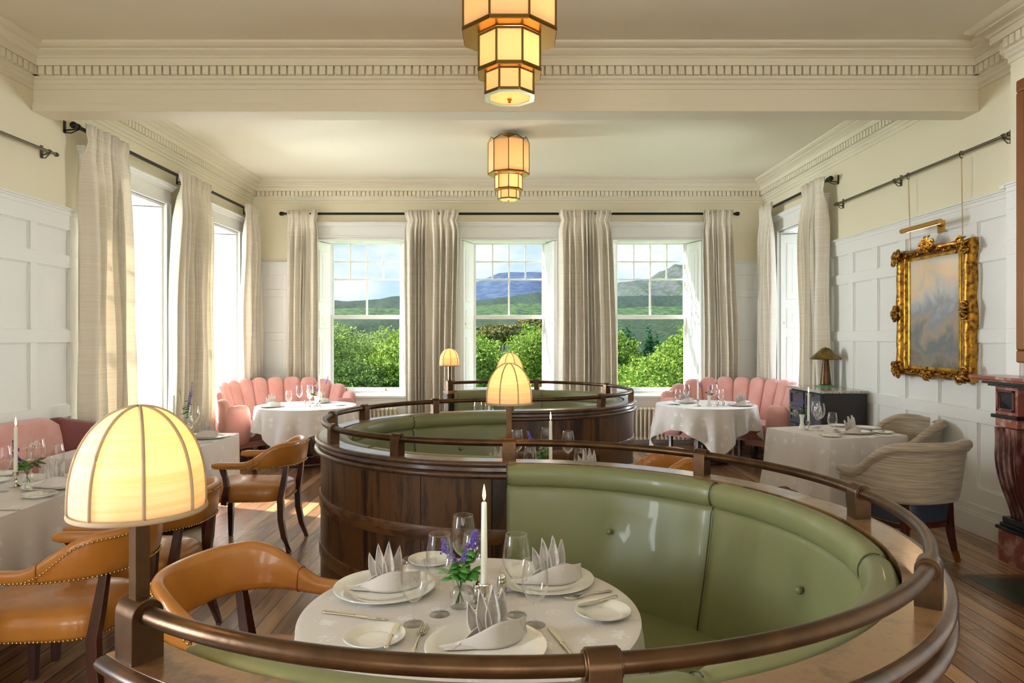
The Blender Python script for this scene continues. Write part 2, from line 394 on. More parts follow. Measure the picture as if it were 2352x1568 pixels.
# ================================================================== ROOM
XL, XR, YB, YF, ZC = -4.03, 3.94, 10.85, -4.2, 4.07
TH = 0.5
OZ0, OZ1, OH = 0.72, 3.20, 0.745          # window opening: bottom, top, half width at the room face
BACK_W = (-2.34, -0.035, 2.257)
LEFT_W = (7.35, 9.54, 0.2, -2.2)  # the last two are added, unseen windows
RIGHT_W = (9.50,)
FRONT_W = (-2.3, 0.0, 2.3)
struct(obj('floor', MB().bx(XL - TH, XR + TH, YF - TH, YB + TH, -0.12, 0), 'floor'))
struct(obj('ceiling', MB().bx(XL - TH, XR + TH, YF - TH, YB + TH, ZC, ZC + 0.15), 'ceiling'))
def wall(name, axis, face, outward, lo, hi, wins):
    """a wall whose room face is at `face`; wins are opening centres"""
    mb = MB(); t0, t1 = (face, face + outward * TH); cuts = sorted(wins)
    def piece(a, b, z0, z1):
        if axis == 'x': mb.bx(a, b, t0, t1, z0, z1)
        else: mb.bx(t0, t1, a, b, z0, z1)
    p = lo
    for c in cuts:
        piece(p, c - OH, 0, ZC); piece(c - OH, c + OH, 0, OZ0); piece(c - OH, c + OH, OZ1, ZC); p = c + OH
    piece(p, hi, 0, ZC)
    return struct(obj(name, mb, 'cream'))
wall('wall_back', 'x', YB, 1, XL - TH, XR + TH, BACK_W)
wall('wall_left', 'y', XL, -1, YF - TH, YB, LEFT_W)
wall('wall_right', 'y', XR, 1, YF - TH, YB, RIGHT_W)
wall('wall_front', 'x', YF, -1, XL, XR, FRONT_W)
# chimney breast, part of the right wall
CBX, CB0, CB1 = 3.80, 2.9, 5.30
struct(obj('wall_chimney', MB().bx(CBX, XR + 0.01, CB0, CB1, 0, ZC), 'cream'))
# the dropped beam across the room
B0, B1, BZ = 5.87, 6.10, 3.555
mb = MB().bx(XL, XR, B0, B1, BZ, ZC + 0.01); mb.bx(XL, XR, B0 - 0.012, B0, BZ + 0.0, BZ + 0.055); mb.bx(XL, XR, B0 - 0.006, B0, BZ + 0.055, BZ + 0.075)
struct(obj('trim_1', mb, 'cornice', bevel=0.004))
# cornice with dentils
def cprof():
    z = ZC
    return [(0, z - .33), (.012, z - .33), (.012, z - .295), (.028, z - .285), (.030, z - .262), (.046, z - .25), (.05, z - .232), (.05, z - .165), (.095, z - .160),
            (.097, z - .105), (.108, z - .10), (.108, z - .092), (.128, z - .075), (.160, z - .058), (.162, z - .046), (.178, z - .044), (.20, z - .03), (.216, z - .018), (.218, z), (0, z)]
def cornice(name, path, side=1.0):
    mb = MB().along(path, cprof(), side)
    P = [Vector(p) for p in path]; pitch = 0.0648
    for a, b in zip(P[:-1], P[1:]):
        d = b - a; L = d.length; d.normalize(); nrm = Vector((-d.y, d.x)) * side; n = int((L - 0.12) / pitch); s0 = (L - n * pitch) / 2
        for i in range(n + 1):
            c = a + d * (s0 + i * pitch) + nrm * 0.068
            mb.box((c.x, c.y, ZC - .198), (pitch - 0.016, 0.040, 0.068), math.atan2(d.y, d.x))
    return struct(obj(name, mb, 'cornice', smooth=AUTO))
cornice('trim_2', [(XR, B1), (XR, YB), (XL, YB), (XL, B1)])
cornice('trim_3', [(XL, B1), (XR, B1)])
cornice('trim_4', [(XR, CB1), (XR, B0), (XL, B0), (XL, YF)])
cornice('trim_5', [(XR, YF), (XR, CB0), (CBX, CB0), (CBX, CB1), (XR, CB1)])

# ------------------------------------------------------------------ dado panelling
DZ = 2.82
ROWS = ((2.39, 2.623), (1.72, 2.28), (1.05, 1.61), (0.39, 0.94))
def panelling(name, axis, face, inward, segs):
    """segs: (lo, hi, [panel intervals])"""
    mb = MB(); T = 0.030
    def bx(a, b, z0, z1, t=T, t0=0.0):
        f0, f1 = face + inward * t0, face + inward * t
        if axis == 'x': mb.bx(a, b, f0, f1, z0, z1)
        else: mb.bx(f0, f1, a, b, z0, z1)
    for lo, hi, pans in segs:
        bx(lo, hi, 0, DZ - 0.03, 0.006)
        bx(lo, hi, ROWS[0][1], DZ - 0.03); zs = list(ROWS)
        for (za, _), (_, zb) in zip(zs[:-1], zs[1:]): bx(lo, hi, zb, za)
        bx(lo, hi, 0.0, zs[-1][0]); p = lo
        for a, b in list(pans) + [(hi, hi)]:
            if a > p:
                for z0, z1 in zs: bx(p, a, z0, z1)
            p = b
        for a, b in pans:
            for z0, z1 in zs:
                # ovolo around every field
                bx(a, b, z1 - .010, z1, .017); bx(a, b, z0, z0 + .010, .017)
                bx(a, a + .010, z0, z1, .017); bx(b - .010, b, z0, z1, .017)
        # skirting
        bx(lo, hi, 0, 0.16, 0.040); bx(lo, hi, 0.16, 0.185, 0.034); bx(lo, hi, 0.225, 0.25, 0.034); bx(lo, hi, 0.185, 0.225, 0.027)
        # cap
        bx(lo, hi, DZ - 0.065, DZ - 0.03, 0.037); bx(lo, hi, DZ - 0.03, DZ - 0.012, 0.045); bx(lo, hi, DZ - 0.012, DZ, 0.058)
    return struct(obj(name, mb, 'white', bevel=0.003))
def pans(lo, hi, pitch=.53, wd=.42, start=None):
    r = []; a = start if start is not None else lo + .11
    while a + wd <= hi - 0.05: r.append((a, a + wd)); a += pitch
    return r
panelling('panelling_right', 'y', XR, -1, [(CB1, 8.58, [(8.09 - .53 * k, 8.50 - .53 * k) for k in range(5, -1, -1)]), (YF, CB0, pans(YF, CB0))])
panelling('panelling_left', 'y', XL, 1, [(LEFT_W[2] + OH + .16, 6.44, [(5.88 - .53 * k, 6.33 - .53 * k) for k in range(9, -1, -1)]), (LEFT_W[3] + OH + .16, LEFT_W[2] - OH - .16, [])])
panelling('panelling_back', 'x', YB, -1, [(XL, -3.25, [(XL + .05, -3.55)]), (-1.42, -0.95, []), (.88, 1.34, []), (3.17, XR, [(3.40, XR - .05)])])
panelling('panelling_chimney', 'y', CBX, -1, [(CB0, CB1, [(4.73, 5.17)])])
panelling('panelling_corner', 'y', XL, 1, [(10.44, YB, [])])
panelling('panelling_corner', 'y', XR, -1, [(10.41, YB, [])])
# white chimney return: its far cheek
struct(obj('trim_6', MB().bx(CBX - .02, XR, CB1, CB1 + .022, 0, DZ - .03).bx(CBX - .05, XR, CB1, CB1 + .055, DZ - .03, DZ).bx(CBX - .045, XR, CB1, CB1 + .05, 0, .17), 'white', bevel=.003))

# ------------------------------------------------------------------ windows
def frame_xf(axis, face, sgn, c):
    """local (u along wall, v depth outward, z) -> world"""
    if axis == 'x': return lambda u, v, z: (c + u, face + sgn * v, z)
    return lambda u, v, z: (face + sgn * v, c + u, z)
def window(idx, axis, face, sgn, c, side_note, shutters=True, casing_clip=(0, 0)):
    X = frame_xf(axis, face, sgn, c)
    def bxl(mb, u0, u1, v0, v1, z0, z1):
        a, b = X(u0, v0, z0), X(u1, v1, z1); mb.bx(a[0], b[0], a[1], b[1], z0, z1)
    base = X(0, 0.2, OZ0)
    root = empty('window_%d' % idx, (0, 0, 0)); struct(root); root['label'] = 'white sash window ' + side_note
    # outer frame at the back of the reveal
    HS = 0.60; V0, V1 = 0.40, 0.50
    f = MB(); bxl(f, -OH, -HS + .035, V0, V1, OZ0, OZ1); bxl(f, HS - .035, OH, V0, V1, OZ0, OZ1); bxl(f, -OH, OH, V0, V1, 3.185, OZ1 + .02); bxl(f, -OH, OH, V0, V1, OZ0 - .02, .775)
    obj('window_frame', f, 'white', root, bevel=.004)
    # upper sash
    GB, GT, MR = .84, 3.155, 1.98; g = .535
    s = MB(); bxl(s, -HS + .03, -g, V0 + .045, V0 + .085, MR - .02, 3.19); bxl(s, g, HS - .03, V0 + .045, V0 + .085, MR - .02, 3.19); bxl(s, -g, g, V0 + .045, V0 + .085, GT, 3.19); bxl(s, -g, g, V0 + .045, V0 + .085, MR - .03, MR + .03)
    zr1, zr2 = 2.876, 2.588
    for z in (zr1, zr2): bxl(s, -g, g, V0 + .05, V0 + .08, z - .013, z + .013)
    for u in (-.5, 0, .5): bxl(s, u * g - .012, u * g + .012, V0 + .052, V0 + .078, zr2, GT)
    bxl(s, -.014, .014, V0 + .052, V0 + .078, MR, zr2)
    obj('upper_sash', s, 'white', root, bevel=.004)
    p = MB(); bxl(p, -g, g, V0 + .062, V0 + .066, MR, GT); obj('upper_pane', p, 'pane', root)
    s = MB(); bxl(s, -HS + .03, -g, V0 + .0, V0 + .042, .76, MR + .03); bxl(s, g, HS - .03, V0 + .0, V0 + .042, .76, MR + .03); bxl(s, -g, g, V0, V0 + .042, .76, GB); bxl(s, -g, g, V0, V0 + .042, MR - .035, MR + .03)
    obj('lower_sash', s, 'white', root, bevel=.004)
    p = MB(); bxl(p, -g, g, V0 + .018, V0 + .022, GB, MR - .03); obj('lower_pane', p, 'pane', root)
    for u in (-.32, .32):
        l = MB(); bxl(l, u - .022, u + .022, V0 - .010, V0 + .002, GB - .055, GB - .045); bxl(l, u - .012, u + .012, V0 - .022, V0 - .004, GB - .05, GB - .036); bxl(l, u - .008, u + .008, V0 - .022, V0 - .012, GB - .05, GB - .005)
        obj('sash_lift', l, 'brass', root, bevel=.002)
    # sill board and soffit
    s = MB(); bxl(s, -OH - .06, OH + .06, -.045, V0, OZ0 - .012, OZ0 + .022); bxl(s, -OH - .03, OH + .03, -.02, 0.0, OZ0 - .05, OZ0 - .012); obj('window_sill', s, 'white', root, bevel=.006)
    s = MB(); bxl(s, -OH, OH, 0, V0, 3.165, OZ1 + .01); bxl(s, -OH + .16, OH - .16, .07, .33, 3.158, 3.166); obj('soffit', s, 'white', root, bevel=.004)
    # splayed panelled shutters folded back in the reveal
    for q in (-1, 1):
        m = MB()
        def P(t, d, z, q=q):   # t 0..1 from face to sash, d proud of the shutter
            u = OH - .018 - t * (OH - HS - .012); return X(q * (u - d), .012 + t * (V0 - .02), z)
        def slab(t0, t1, z0, z1, d0, d1, inset=0.0):
            dz = inset; dt = inset / .4
            m.rings([[P(t0, d0, z0), P(t1, d0, z0), P(t1, d0, z1), P(t0, d0, z1)], [P(t0 + dt, d1, z0 + dz), P(t1 - dt, d1, z0 + dz), P(t1 - dt, d1, z1 - dz), P(t0 + dt, d1, z1 - dz)]])
        slab(0, 1, OZ0 + .025, 3.155, -.12, .022)
        for z0, z1 in ((2.20, 3.03), (1.78, 2.08), (.86, 1.66)):
            slab(.17, .83, z0, z1, .022, .034, .014); slab(.25, .75, z0 + .035, z1 - .035, .022, .030, .008)
            slab(.33, .67, z0 + .065, z1 - .065, .022, .038, .020)
        sh = obj('shutter', m, 'white', root)
        k = MB(); c0 = P(.10, .04, 1.86); k.sphere(c0, .014, 8, 6); obj('shutter_knob', k, 'white', sh, smooth=True)
    # architrave and entablature round the opening
    a = MB(); W = .115
    for q in (-1, 1):
        if casing_clip[0 if q < 0 else 1]: continue
        bxl(a, q * OH, q * (OH + W), -.02, 0, 0.0, OZ1 + .01); bxl(a, q * (OH + W - .03), q * (OH + W + .002), -.035, -.001, 0.002, OZ1 + .009); bxl(a, q * (OH - .002), q * (OH + .018), -.03, .004, 0.002, OZ1 + .009)
    bxl(a, -OH - W, OH + W, -.02, 0, OZ1, OZ1 + .19); bxl(a, -OH - W, OH + W, -.035, 0, OZ1 + .0, OZ1 + .022)
    bxl(a, -OH - W - .01, OH + W + .01, -.045, 0, OZ1 + .165, OZ1 + .185); bxl(a, -OH - W - .025, OH + W + .025, -.065, 0, OZ1 + .185, OZ1 + .215); bxl(a, -OH - W - .04, OH + W + .04, -.085, 0, OZ1 + .215, OZ1 + .235)
    # apron panel below the sill
    bxl(a, -OH, OH, -.012, 0, 0.25, OZ0 - .02); bxl(a, -OH, OH, -.03, 0, 0, .25)
    obj('architrave', a, 'white', root, bevel=.003)
    return root
window(1, 'x', YB, 1, BACK_W[0], 'leftmost of the three in the far wall')
window(2, 'x', YB, 1, BACK_W[1], 'in the middle of the far wall')
window(3, 'x', YB, 1, BACK_W[2], 'rightmost of the three in the far wall')
window(4, 'y', XL, -1, LEFT_W[0], 'in the left wall nearer the beam')
window(5, 'y', XL, -1, LEFT_W[1], 'in the left wall nearest the far corner')
window(6, 'y', XR, 1, RIGHT_W[0], 'in the right wall by the far corner')
window(7, 'y', XL, -1, LEFT_W[2], 'added unseen in the left wall beside the viewer')  # unseen windows from here on, added to let fill light in
window(8, 'y', XL, -1, LEFT_W[3], 'added unseen in the left wall behind the viewer')
for k, xx in enumerate(FRONT_W): window(9 + k, 'x', YF, -1, xx, 'added unseen in the wall behind the viewer')

# ------------------------------------------------------------------ curtains and rods
def curtain(axis, plane, inward, a0, a1, b0, b1, label, folds=9, seed=1, amp=0.055, ztop=3.60, zbot=0.02, warm=None):
    """top spans a0..a1 and the hanging body b0..b1 along the wall, plane is the pole line"""
    rnd = random.Random(seed); ph = rnd.random() * 6; jit = [rnd.uniform(-1, 1) for _ in range(64)]
    def fn(s, t):
        z = ztop + (zbot - ztop) * t; d = ztop - z
        # width: flared heading, pinched at 0.20 m, opening below
        k = sm((d - .20) / 2.2); pin = math.exp(-((d - .17) / .07) ** 2)
        lo, hi = a0 + (b0 - a0) * k, a0 + 0 + (b1 - a1) * k + (a1 - a0)
        c, hw = (lo + hi) / 2, (hi - lo) / 2
        hw *= 1 - .10 * pin
        x = c + (2 * s - 1) * hw
        q = s * folds + .42 * math.sin(s * 9.0 + ph) + .25 * math.sin(s * 17 + 2 * ph); q = max(q, 0.0); f = q * 2 * PI + ph
        grp = 0.5 + .5 * math.cos(q * 2 * PI / 1.0)
        i = int(q) % 60; j = jit[i] * (1 - (q % 1)) + jit[i + 1] * (q % 1)
        A = amp * (.32 + .68 * sm((d - .12) / .5)) * (1 + .35 * j) * (1 - .55 * pin)
        dep = A * (math.sin(f + .7 * j * t) + .28 * math.sin(2 * f + 1.3 + 1.5 * j)) + .012 * math.sin(3 * z + 5 * j)
        if d < .30: dep += .016 * math.sin(3 * f) * (1 - d / .30) * (1 - .5 * pin)
        x += .018 * math.cos(f) * sm((d - .2) / .6) * .8
        v = plane + inward * (dep + .012)
        return (x, v, z) if axis == 'x' else (v, x, z)
    mb = MB().grid(fn, folds * 14, 46)
    o = obj('curtain', mb, 'curtain', smooth=True, solid=.004)
    return o
def curtain_thing(label, group, *a, **k):
    o = curtain(*a, label, **k); tag(o, label, 'curtain', group); return o
def rod_thing(name, pts, rad, m, label, brackets, wallp, ends=(True, True), ball=.032):
    """straight pole between pts[0] and pts[1]; brackets are positions 0..1; wallp(p) gives the wall point"""
    a, b = Vector(pts[0]), Vector(pts[1]); root = empty(name, a)
    tag(root, label, 'curtain rod' if 'curtain' in label else 'hanging rail')
    L = b - a; d = L.normalized()
    obj('pole', MB().tube([(0, 0, 0), L], rad, 12), m, root, smooth=AUTO)
    for e, on in zip((Vector((0, 0, 0)), L), ends):
        if on:
            s = -1 if e.length == 0 else 1
            f = MB().sphere(e + d * s * ball * 1.1, ball, 12, 8); f.tube([e, e + d * s * ball * .5], rad * 1.5, 12); obj('finial', f, m, root, smooth=AUTO)
    for t in brackets:
        p = L * t; q = Vector(wallp(a + p)) - a; k = MB().tube([p + Vector((0, 0, -rad)), q + Vector((0, 0, -.03))], .007, 8)
        w_ = (q - p).normalized()
        if abs(w_.y) > abs(w_.x): k.box(q - w_ * .004, (.03, .008, .11))
        else: k.box(q - w_ * .004, (.008, .03, .11))
        k.tube([q + Vector((0, 0, -.05)) - w_ * .01, q - w_ * (q - p).length * .5 + Vector((0, 0, -.055)), p + Vector((0, 0, -rad * 1.5))], .005, 6)
        k.tube([p - d * .01, p + d * .01], rad * 1.6, 12)
        obj('bracket', k, m, root, smooth=AUTO)
    return root
CR = 3.55
rod_thing('curtain_rod', ((-3.50, YB - .14, CR), (3.45, YB - .14, CR)), .019, 'black', 'long black iron curtain rod across the far wall above three windows', (.03, .345, .655, .97), lambda p: (p.x, YB, p.z))
rod_thing('curtain_rod', ((XL + .12, 6.26, CR), (XL + .12, 10.62, CR)), .019, 'black', 'black iron curtain rod along the left wall above two windows', (.005, .49, .97), lambda p: (XL, p.y, p.z), (True, False))
rod_thing('curtain_rod', ((XR - .12, 8.36, CR), (XR - .12, 10.62, CR)), .019, 'black', 'short black iron curtain rod on the right wall over one window', (.01, .97), lambda p: (XR, p.y, p.z), (True, False))
G = 'linen curtains hanging at the windows'
YC = YB - .17
curtain_thing('cream linen curtain at the left end of the far wall rod', G, 'x', YC, -1, -3.44, -2.96, -3.47, -2.96, folds=7, seed=3, amp=.065)
curtain_thing('broad cream linen curtain between the left and middle far windows', G, 'x', YC, -1, -1.64, -.80, -1.62, -.84, folds=10, seed=5, amp=.07)
curtain_thing('broad cream linen curtain between the middle and right far windows', G, 'x', YC, -1, .73, 1.54, .72, 1.60, folds=10, seed=8, amp=.07)
curtain_thing('cream linen curtain at the right end of the far wall rod', G, 'x', YC, -1, 2.94, 3.40, 2.97, 3.46, folds=7, seed=12, amp=.065)
curtain_thing('cream linen curtain nearest the beam on the left wall, glowing warm at one edge', G, 'y', XL + .165, 1, 6.34, 7.04, 6.34, 7.18, folds=8, seed=21, amp=.06)
curtain_thing('cream linen curtain between the two left wall windows', G, 'y', XL + .165, 1, 8.08, 8.92, 7.98, 8.95, folds=9, seed=25, amp=.06)
curtain_thing('cream linen curtain in the far left corner', G, 'y', XL + .165, 1, 10.12, 10.62, 10.02, 10.66, folds=6, seed=29, amp=.06)
curtain_thing('cream linen curtain in the far right corner', G, 'y', XR - .165, -1, 10.02, 10.62, 9.98, 10.66, folds=6, seed=31, amp=.06)
curtain_thing('cream linen curtain behind the brass lamp on the right wall', G, 'y', XR - .165, -1, 8.42, 9.02, 8.38, 8.98, folds=7, seed=33, amp=.06)

rod_thing('picture_rail', ((XR - .07, 5.42, 3.235), (XR - .07, 8.30, 3.235)), .013, 'pewter', 'slim grey metal hanging rail on the right wall holding the picture chains', (.02, .56, .985), lambda p: (XR, p.y, p.z), (True, True), .016)
rod_thing('picture_rail', ((XL + .07, 3.2, 3.245), (XL + .07, 6.06, 3.245)), .013, 'pewter', 'slim grey metal hanging rail high on the left wall with nothing on it', (.02, .5, .97), lambda p: (XL, p.y, p.z), (True, True), .016)

# ------------------------------------------------------------------ radiators
def radiator(x0, x1, label):
    root = empty('radiator', ((x0 + x1) / 2, YB - .13, 0)); tag(root, label, 'radiator'); n = int((x1 - x0) / .062); w2 = (x1 - x0) / 2
    for i in range(n):
        x = -w2 + (i + .5) * (2 * w2) / n; c = MB()
        for y in (-.045, .045): c.tube([(x, y, .10), (x, y, .55)], .017, 8)
        c.lathe([(.001, -.008), (.024, 0), (.026, .025), (.02, .04), (.001, .045)], 8, (x, -.02, .53)); c.box((x, 0, .545), (.048, .13, .035)); c.box((x, 0, .10), (.048, .13, .04))
        obj('column', c, 'radiator', root, smooth=AUTO, bevel=.006)
    for q in (-w2 + .03, w2 - .03): obj('foot', MB().box((q, 0, .045), (.035, .11, .09)), 'radiator', root, bevel=.005)
    v = MB().tube([(w2, -.02, .09), (w2 + .07, -.02, .09), (w2 + .09, -.02, .07), (w2 + .09, -.02, 0)], .01, 8); v.lathe([(.016, 0), (.02, .02), (.02, .05), (.012, .06)], 10, (w2 + .07, -.02, .09)); obj('valve', v, 'brass', root, smooth=AUTO)
radiator(-2.95, -1.75, 'cream column radiator under the left far window')
radiator(1.70, 2.86, 'cream column radiator under the right far window')
radiator(-.55, .52, 'cream column radiator under the middle far window behind the booths')

# ------------------------------------------------------------------ exterior
def hill(name, Y, pts, depth, foot, c1, c2, seed, scale, nx=160, ny=26, rough=.5):
    rnd = np.random.RandomState(seed); X0, X1 = pts[0][0] / F_PX * Y, pts[-1][0] / F_PX * Y
    us = [p[0] for p in pts]; vsk = [p[1] for p in pts]; hs = [rnd.rand(4) * 6.28 for _ in range(8)]
    def fn(s, t):
        x = X0 + (X1 - X0) * s; u = x / Y * F_PX; top = EYE + np.interp(u, us, vsk) / F_PX * Y
        k = 1 - t; ridge = 0.0
        for q in range(7):
            f = 2.0 ** q * 6.0 / (X1 - X0); a = Y * .0042 / (1.6 ** q)
            ridge += a * math.sin(x * f * 6.28 + hs[q][0] + 3 * t) * math.cos(t * (2 + q * 1.7) + hs[q][1])
        y = Y + (k - 0) * 0 - t * depth
        return (x * (y / Y * .25 + .75), y, foot + (top - foot) * (1 - t) ** .8 + ridge * (.25 + min(t * 3, 1)))
    m = mat(name + '_cover_and_haze', c1, 0.95, var=(c2, scale, (1, 1, 2.0), .42, .58), bump=(scale * 5, 0.9))
    m.node_tree.nodes['Principled BSDF'].inputs['Specular IOR Level'].default_value = 0.1
    return struct(obj(name, MB().grid(fn, nx, ny), m, smooth=True))
hill('far_mountain', 3600, [(-1100, 70), (-760, 62), (-560, 70), (-420, 78), (-330, 70), (-290, 84), (-250, 96), (-120, 118), (-64, 132), (-30, 146), (0, 149), (60, 147), (130, 140), (230, 120), (300, 132), (430, 126), (700, 80), (1100, 70)], 1500, -60, (34, 48, 72), (46, 62, 78), 3, .02)  # blue of the distance haze is put into the base colour
hill('craggy_mountain', 1900, [(60, 20), (150, 74), (200, 100), (248, 126), (300, 125), (318, 134), (340, 150), (362, 156), (374, 167), (400, 166), (470, 158), (640, 110), (1000, 60)], 900, -40, (40, 56, 34), (60, 60, 66), 6, .05)
hill('forest_ridge', 1100, [(-1000, 80), (-430, 84), (-370, 80), (-300, 88), (-260, 96), (-180, 90), (-80, 82), (0, 92), (60, 104), (120, 94), (250, 92), (400, 96), (1000, 80)], 480, -30, (16, 32, 26), (34, 50, 36), 9, .22)
hill('meadow_slope', 560, [(-1000, 60), (-430, 64), (-300, 66), (-200, 64), (-60, 72), (60, 78), (140, 70), (260, 66), (400, 72), (1000, 60)], 300, -25, (50, 72, 34), (24, 42, 24), 14, .22)
hill('wooded_valley', 300, [(-1000, 38), (-420, 46), (-250, 47), (-60, 44), (60, 46), (240, 47), (400, 50), (1000, 40)], 200, -14, (10, 24, 14), (32, 50, 24), 18, .7)
struct(obj('lawn', MB().bx(-400, 400, 12, 330, -14.2, -14), mat('lawn_grass', (74, 110, 48), .95)))

def foliage_mat(name, c1, c2, c3):
    m = bpy.data.materials.new(name); t, p = nodes(m); L = t.links.new
    g = t.nodes.new('ShaderNodeNewGeometry'); r = t.nodes.new('ShaderNodeValToRGB')
    r.color_ramp.elements[0].position = 0; r.color_ramp.elements[0].color = lin(c1); r.color_ramp.elements[1].position = 1; r.color_ramp.elements[1].color = lin(c3)
    e = r.color_ramp.elements.new(.5); e.color = lin(c2)
    L(g.outputs['Random Per Island'], r.inputs[0]); L(r.outputs[0], p.inputs['Base Color']); p.inputs['Roughness'].default_value = .7; p.inputs['Specular IOR Level'].default_value = .2
    x = t.nodes.new('ShaderNodeBsdfTranslucent'); L(r.outputs[0], x.inputs[0]); mx = t.nodes.new('ShaderNodeMixShader'); mx.inputs[0].default_value = .35
    L(p.outputs[0], mx.inputs[1]); L(x.outputs[0], mx.inputs[2]); L(mx.outputs[0], t.nodes['Material Output'].inputs[0]); return m
M['willow'] = foliage_mat('willow_leaves', (70, 94, 40), (108, 132, 58), (146, 162, 88))
M['bright'] = foliage_mat('bright_leaves', (56, 88, 26), (98, 128, 40), (140, 156, 64))
M['pine'] = foliage_mat('pine_needles', (44, 58, 28), (78, 82, 40), (118, 108, 60))
M['conifer'] = foliage_mat('conifer_needles', (22, 54, 34), (36, 76, 44), (56, 98, 52))
M['bark'] = mat('tree_bark', (84, 68, 50), .9)
def crown(n, blobs, leaf, seed):
    """leaf quads scattered on the shells of blobs (x,y,z,rx,rz)"""
    r = np.random.RandomState(seed); vol = np.array([b[3] ** 2 for b in blobs]); pick = r.choice(len(blobs), n, p=vol / vol.sum()); B = np.array(blobs)[pick]
    d = r.normal(size=(n, 3)); d /= np.linalg.norm(d, axis=1)[:, None]; lump = 1 + .16 * np.sin(d[:, 0] * 9 + B[:, 0]) * np.sin(d[:, 1] * 8) + .12 * np.sin(d[:, 2] * 11 + B[:, 1])
    rad = (r.rand(n) ** .14) * lump; c = B[:, :3] + d * rad[:, None] * np.stack([B[:, 3], B[:, 3], B[:, 4]], 1)
    a = r.normal(size=(n, 3)) + d * .2; a /= np.linalg.norm(a, axis=1)[:, None]; b = np.cross(a, r.normal(size=(n, 3))); b /= np.linalg.norm(b, axis=1)[:, None]
    sz = leaf * (.6 + .8 * r.rand(n))[:, None]; a *= sz; b *= sz * .6
    v = np.stack([c - a, c + b, c + a, c - b], 1).reshape(-1, 3)
    return v
def tree(name, kind, blobs, n, leaf, trunk_h, loc, label, seed, sc_=1.0):
    v = crown(n, blobs, leaf, seed); me = bpy.data.meshes.new('crown'); me.vertices.add(len(v)); me.vertices.foreach_set('co', v.astype(np.float32).ravel())
    me.loops.add(len(v)); me.loops.foreach_set('vertex_index', np.arange(len(v), dtype=np.int32)); me.polygons.add(n); me.polygons.foreach_set('loop_start', np.arange(0, len(v), 4, dtype=np.int32))
    me.polygons.foreach_set('loop_total', np.full(n, 4, dtype=np.int32)); me.update(); me.validate(); me.materials.append(M[kind])
    root = empty(name, loc); o = bpy.data.objects.new('crown', me); COL.objects.link(o); o.parent = root
    t = MB().tube([(0, 0, 0), (.1, 0, trunk_h * .5), (0, .1, trunk_h)], [.35, .26, .16], 8)
    for b in blobs[:4]: t.tube([(0, 0, trunk_h * .6), (b[0] * .5, b[1] * .5, (trunk_h * .7 + b[2]) / 2), (b[0] * .9, b[1] * .9, b[2])], [.16, .10, .05], 6)
    obj('trunk', t, 'bark', root); root.scale = (sc_,) * 3
    tag(root, label, 'tree', 'trees outside the windows'); return root
def blobs(n, R, zc, h, seed):
    r = random.Random(seed); out = []
    for i in range(n):
        a = r.random() * 6.28; q = R * math.sqrt(r.random()) * .75; z = zc + h * (r.random() - .35) * (1 - .5 * q / R); out.append((q * math.cos(a), q * math.sin(a), z, R * r.uniform(.28, .45), R * r.uniform(.22, .36)))
    return out
GZ = -14
bl_w = blobs(34, 5.2, 10.0, 8.0, 2); bl_b = blobs(40, 5.6, 10.0, 8.0, 5)
bl_p = [(math.cos(i * .9) * 2.6 * ((i % 3) / 2 + .2), math.sin(i * .9) * 2.6 * ((i % 3) / 2 + .2), 17.5 + .5 * (i % 2) - .25 * (i % 3), 1.7, .8) for i in range(14)]
bl_c = [(0, 0, 4 + 1.1 * i, 2.6 - .2 * i, 1.2) for i in range(12)]
def lab(o, s): o['label'] = s
W1 = tree('tree', 'willow', bl_w, 90000, .085, 9, (-12.6, 46, GZ + 1.7), 'grey green bushy tree filling the lower left far window', 2)
W2 = copy_tree(W1); W2.location = (-9, 60, GZ + 1.3); W2.rotation_euler.z = 2; lab(W2, 'grey green bushy tree at the right edge of the left far window')
W3 = copy_tree(W1); W3.location = (-26, 48, GZ + 1.6); W3.rotation_euler.z = 4; lab(W3, 'grey green bushy tree hidden left of the left far window')
Bt = tree('tree', 'bright', bl_b, 80000, .105, 9, (-5.0, 49, GZ + 1.1), 'yellow green oak at the left of the middle far window', 5)
for x, y, z, r_, l in ((4.8, 56, 1.3, 1.2, 'dark green round tree at the right of the middle far window'), (7.7, 45.5, -1.6, 2.6, 'bright green leafy tree at the left of the right far window'), (15.8, 53, .9, 4.1, 'tall bright green tree at the right edge of the right far window'), (27.5, 57, -1, 5.0, 'bright green tree past the right far window')):
    q = copy_tree(Bt); q.location = (x, y, GZ + z); q.rotation_euler.z = r_; lab(q, l)
Pt = tree('tree', 'pine', bl_p, 9000, .22, 17, (-1.6, 86, GZ - 1.6), 'brown flat topped pine in the middle far window', 7)
q = copy_tree(Pt); q.location = (4.2, 96, GZ - .4); q.rotation_euler.z = 2; lab(q, 'flat topped pine at the right of the middle far window')
Ct = tree('tree', 'conifer', bl_c, 5000, .30, 6, (17, 126, GZ - .5), 'dark conifer nearest the house before the distant row in the right far window', 9)
for i in range(24):
    q = copy_tree(Ct); q.location = (16.5 + (i % 8) * 5.2 + 2.6 * (i // 8 % 2), 136 + (i // 8) * 9, GZ - .2 + (i * 7 % 5) * .5); q.rotation_euler.z = i; q.scale = (.86 + .04 * (i * 3 % 4),) * 3; q['label'] = 'dark conifer in the distant row seen through the right far window'
for i in range(5):
    q = copy_tree(Ct); q.location = (-16 + i * 6.2, 150 + (i * 31) % 13, GZ - 1.5 + (i % 2)); q.rotation_euler.z = i; q['label'] = 'dark conifer far off beyond the bushy trees at the left'

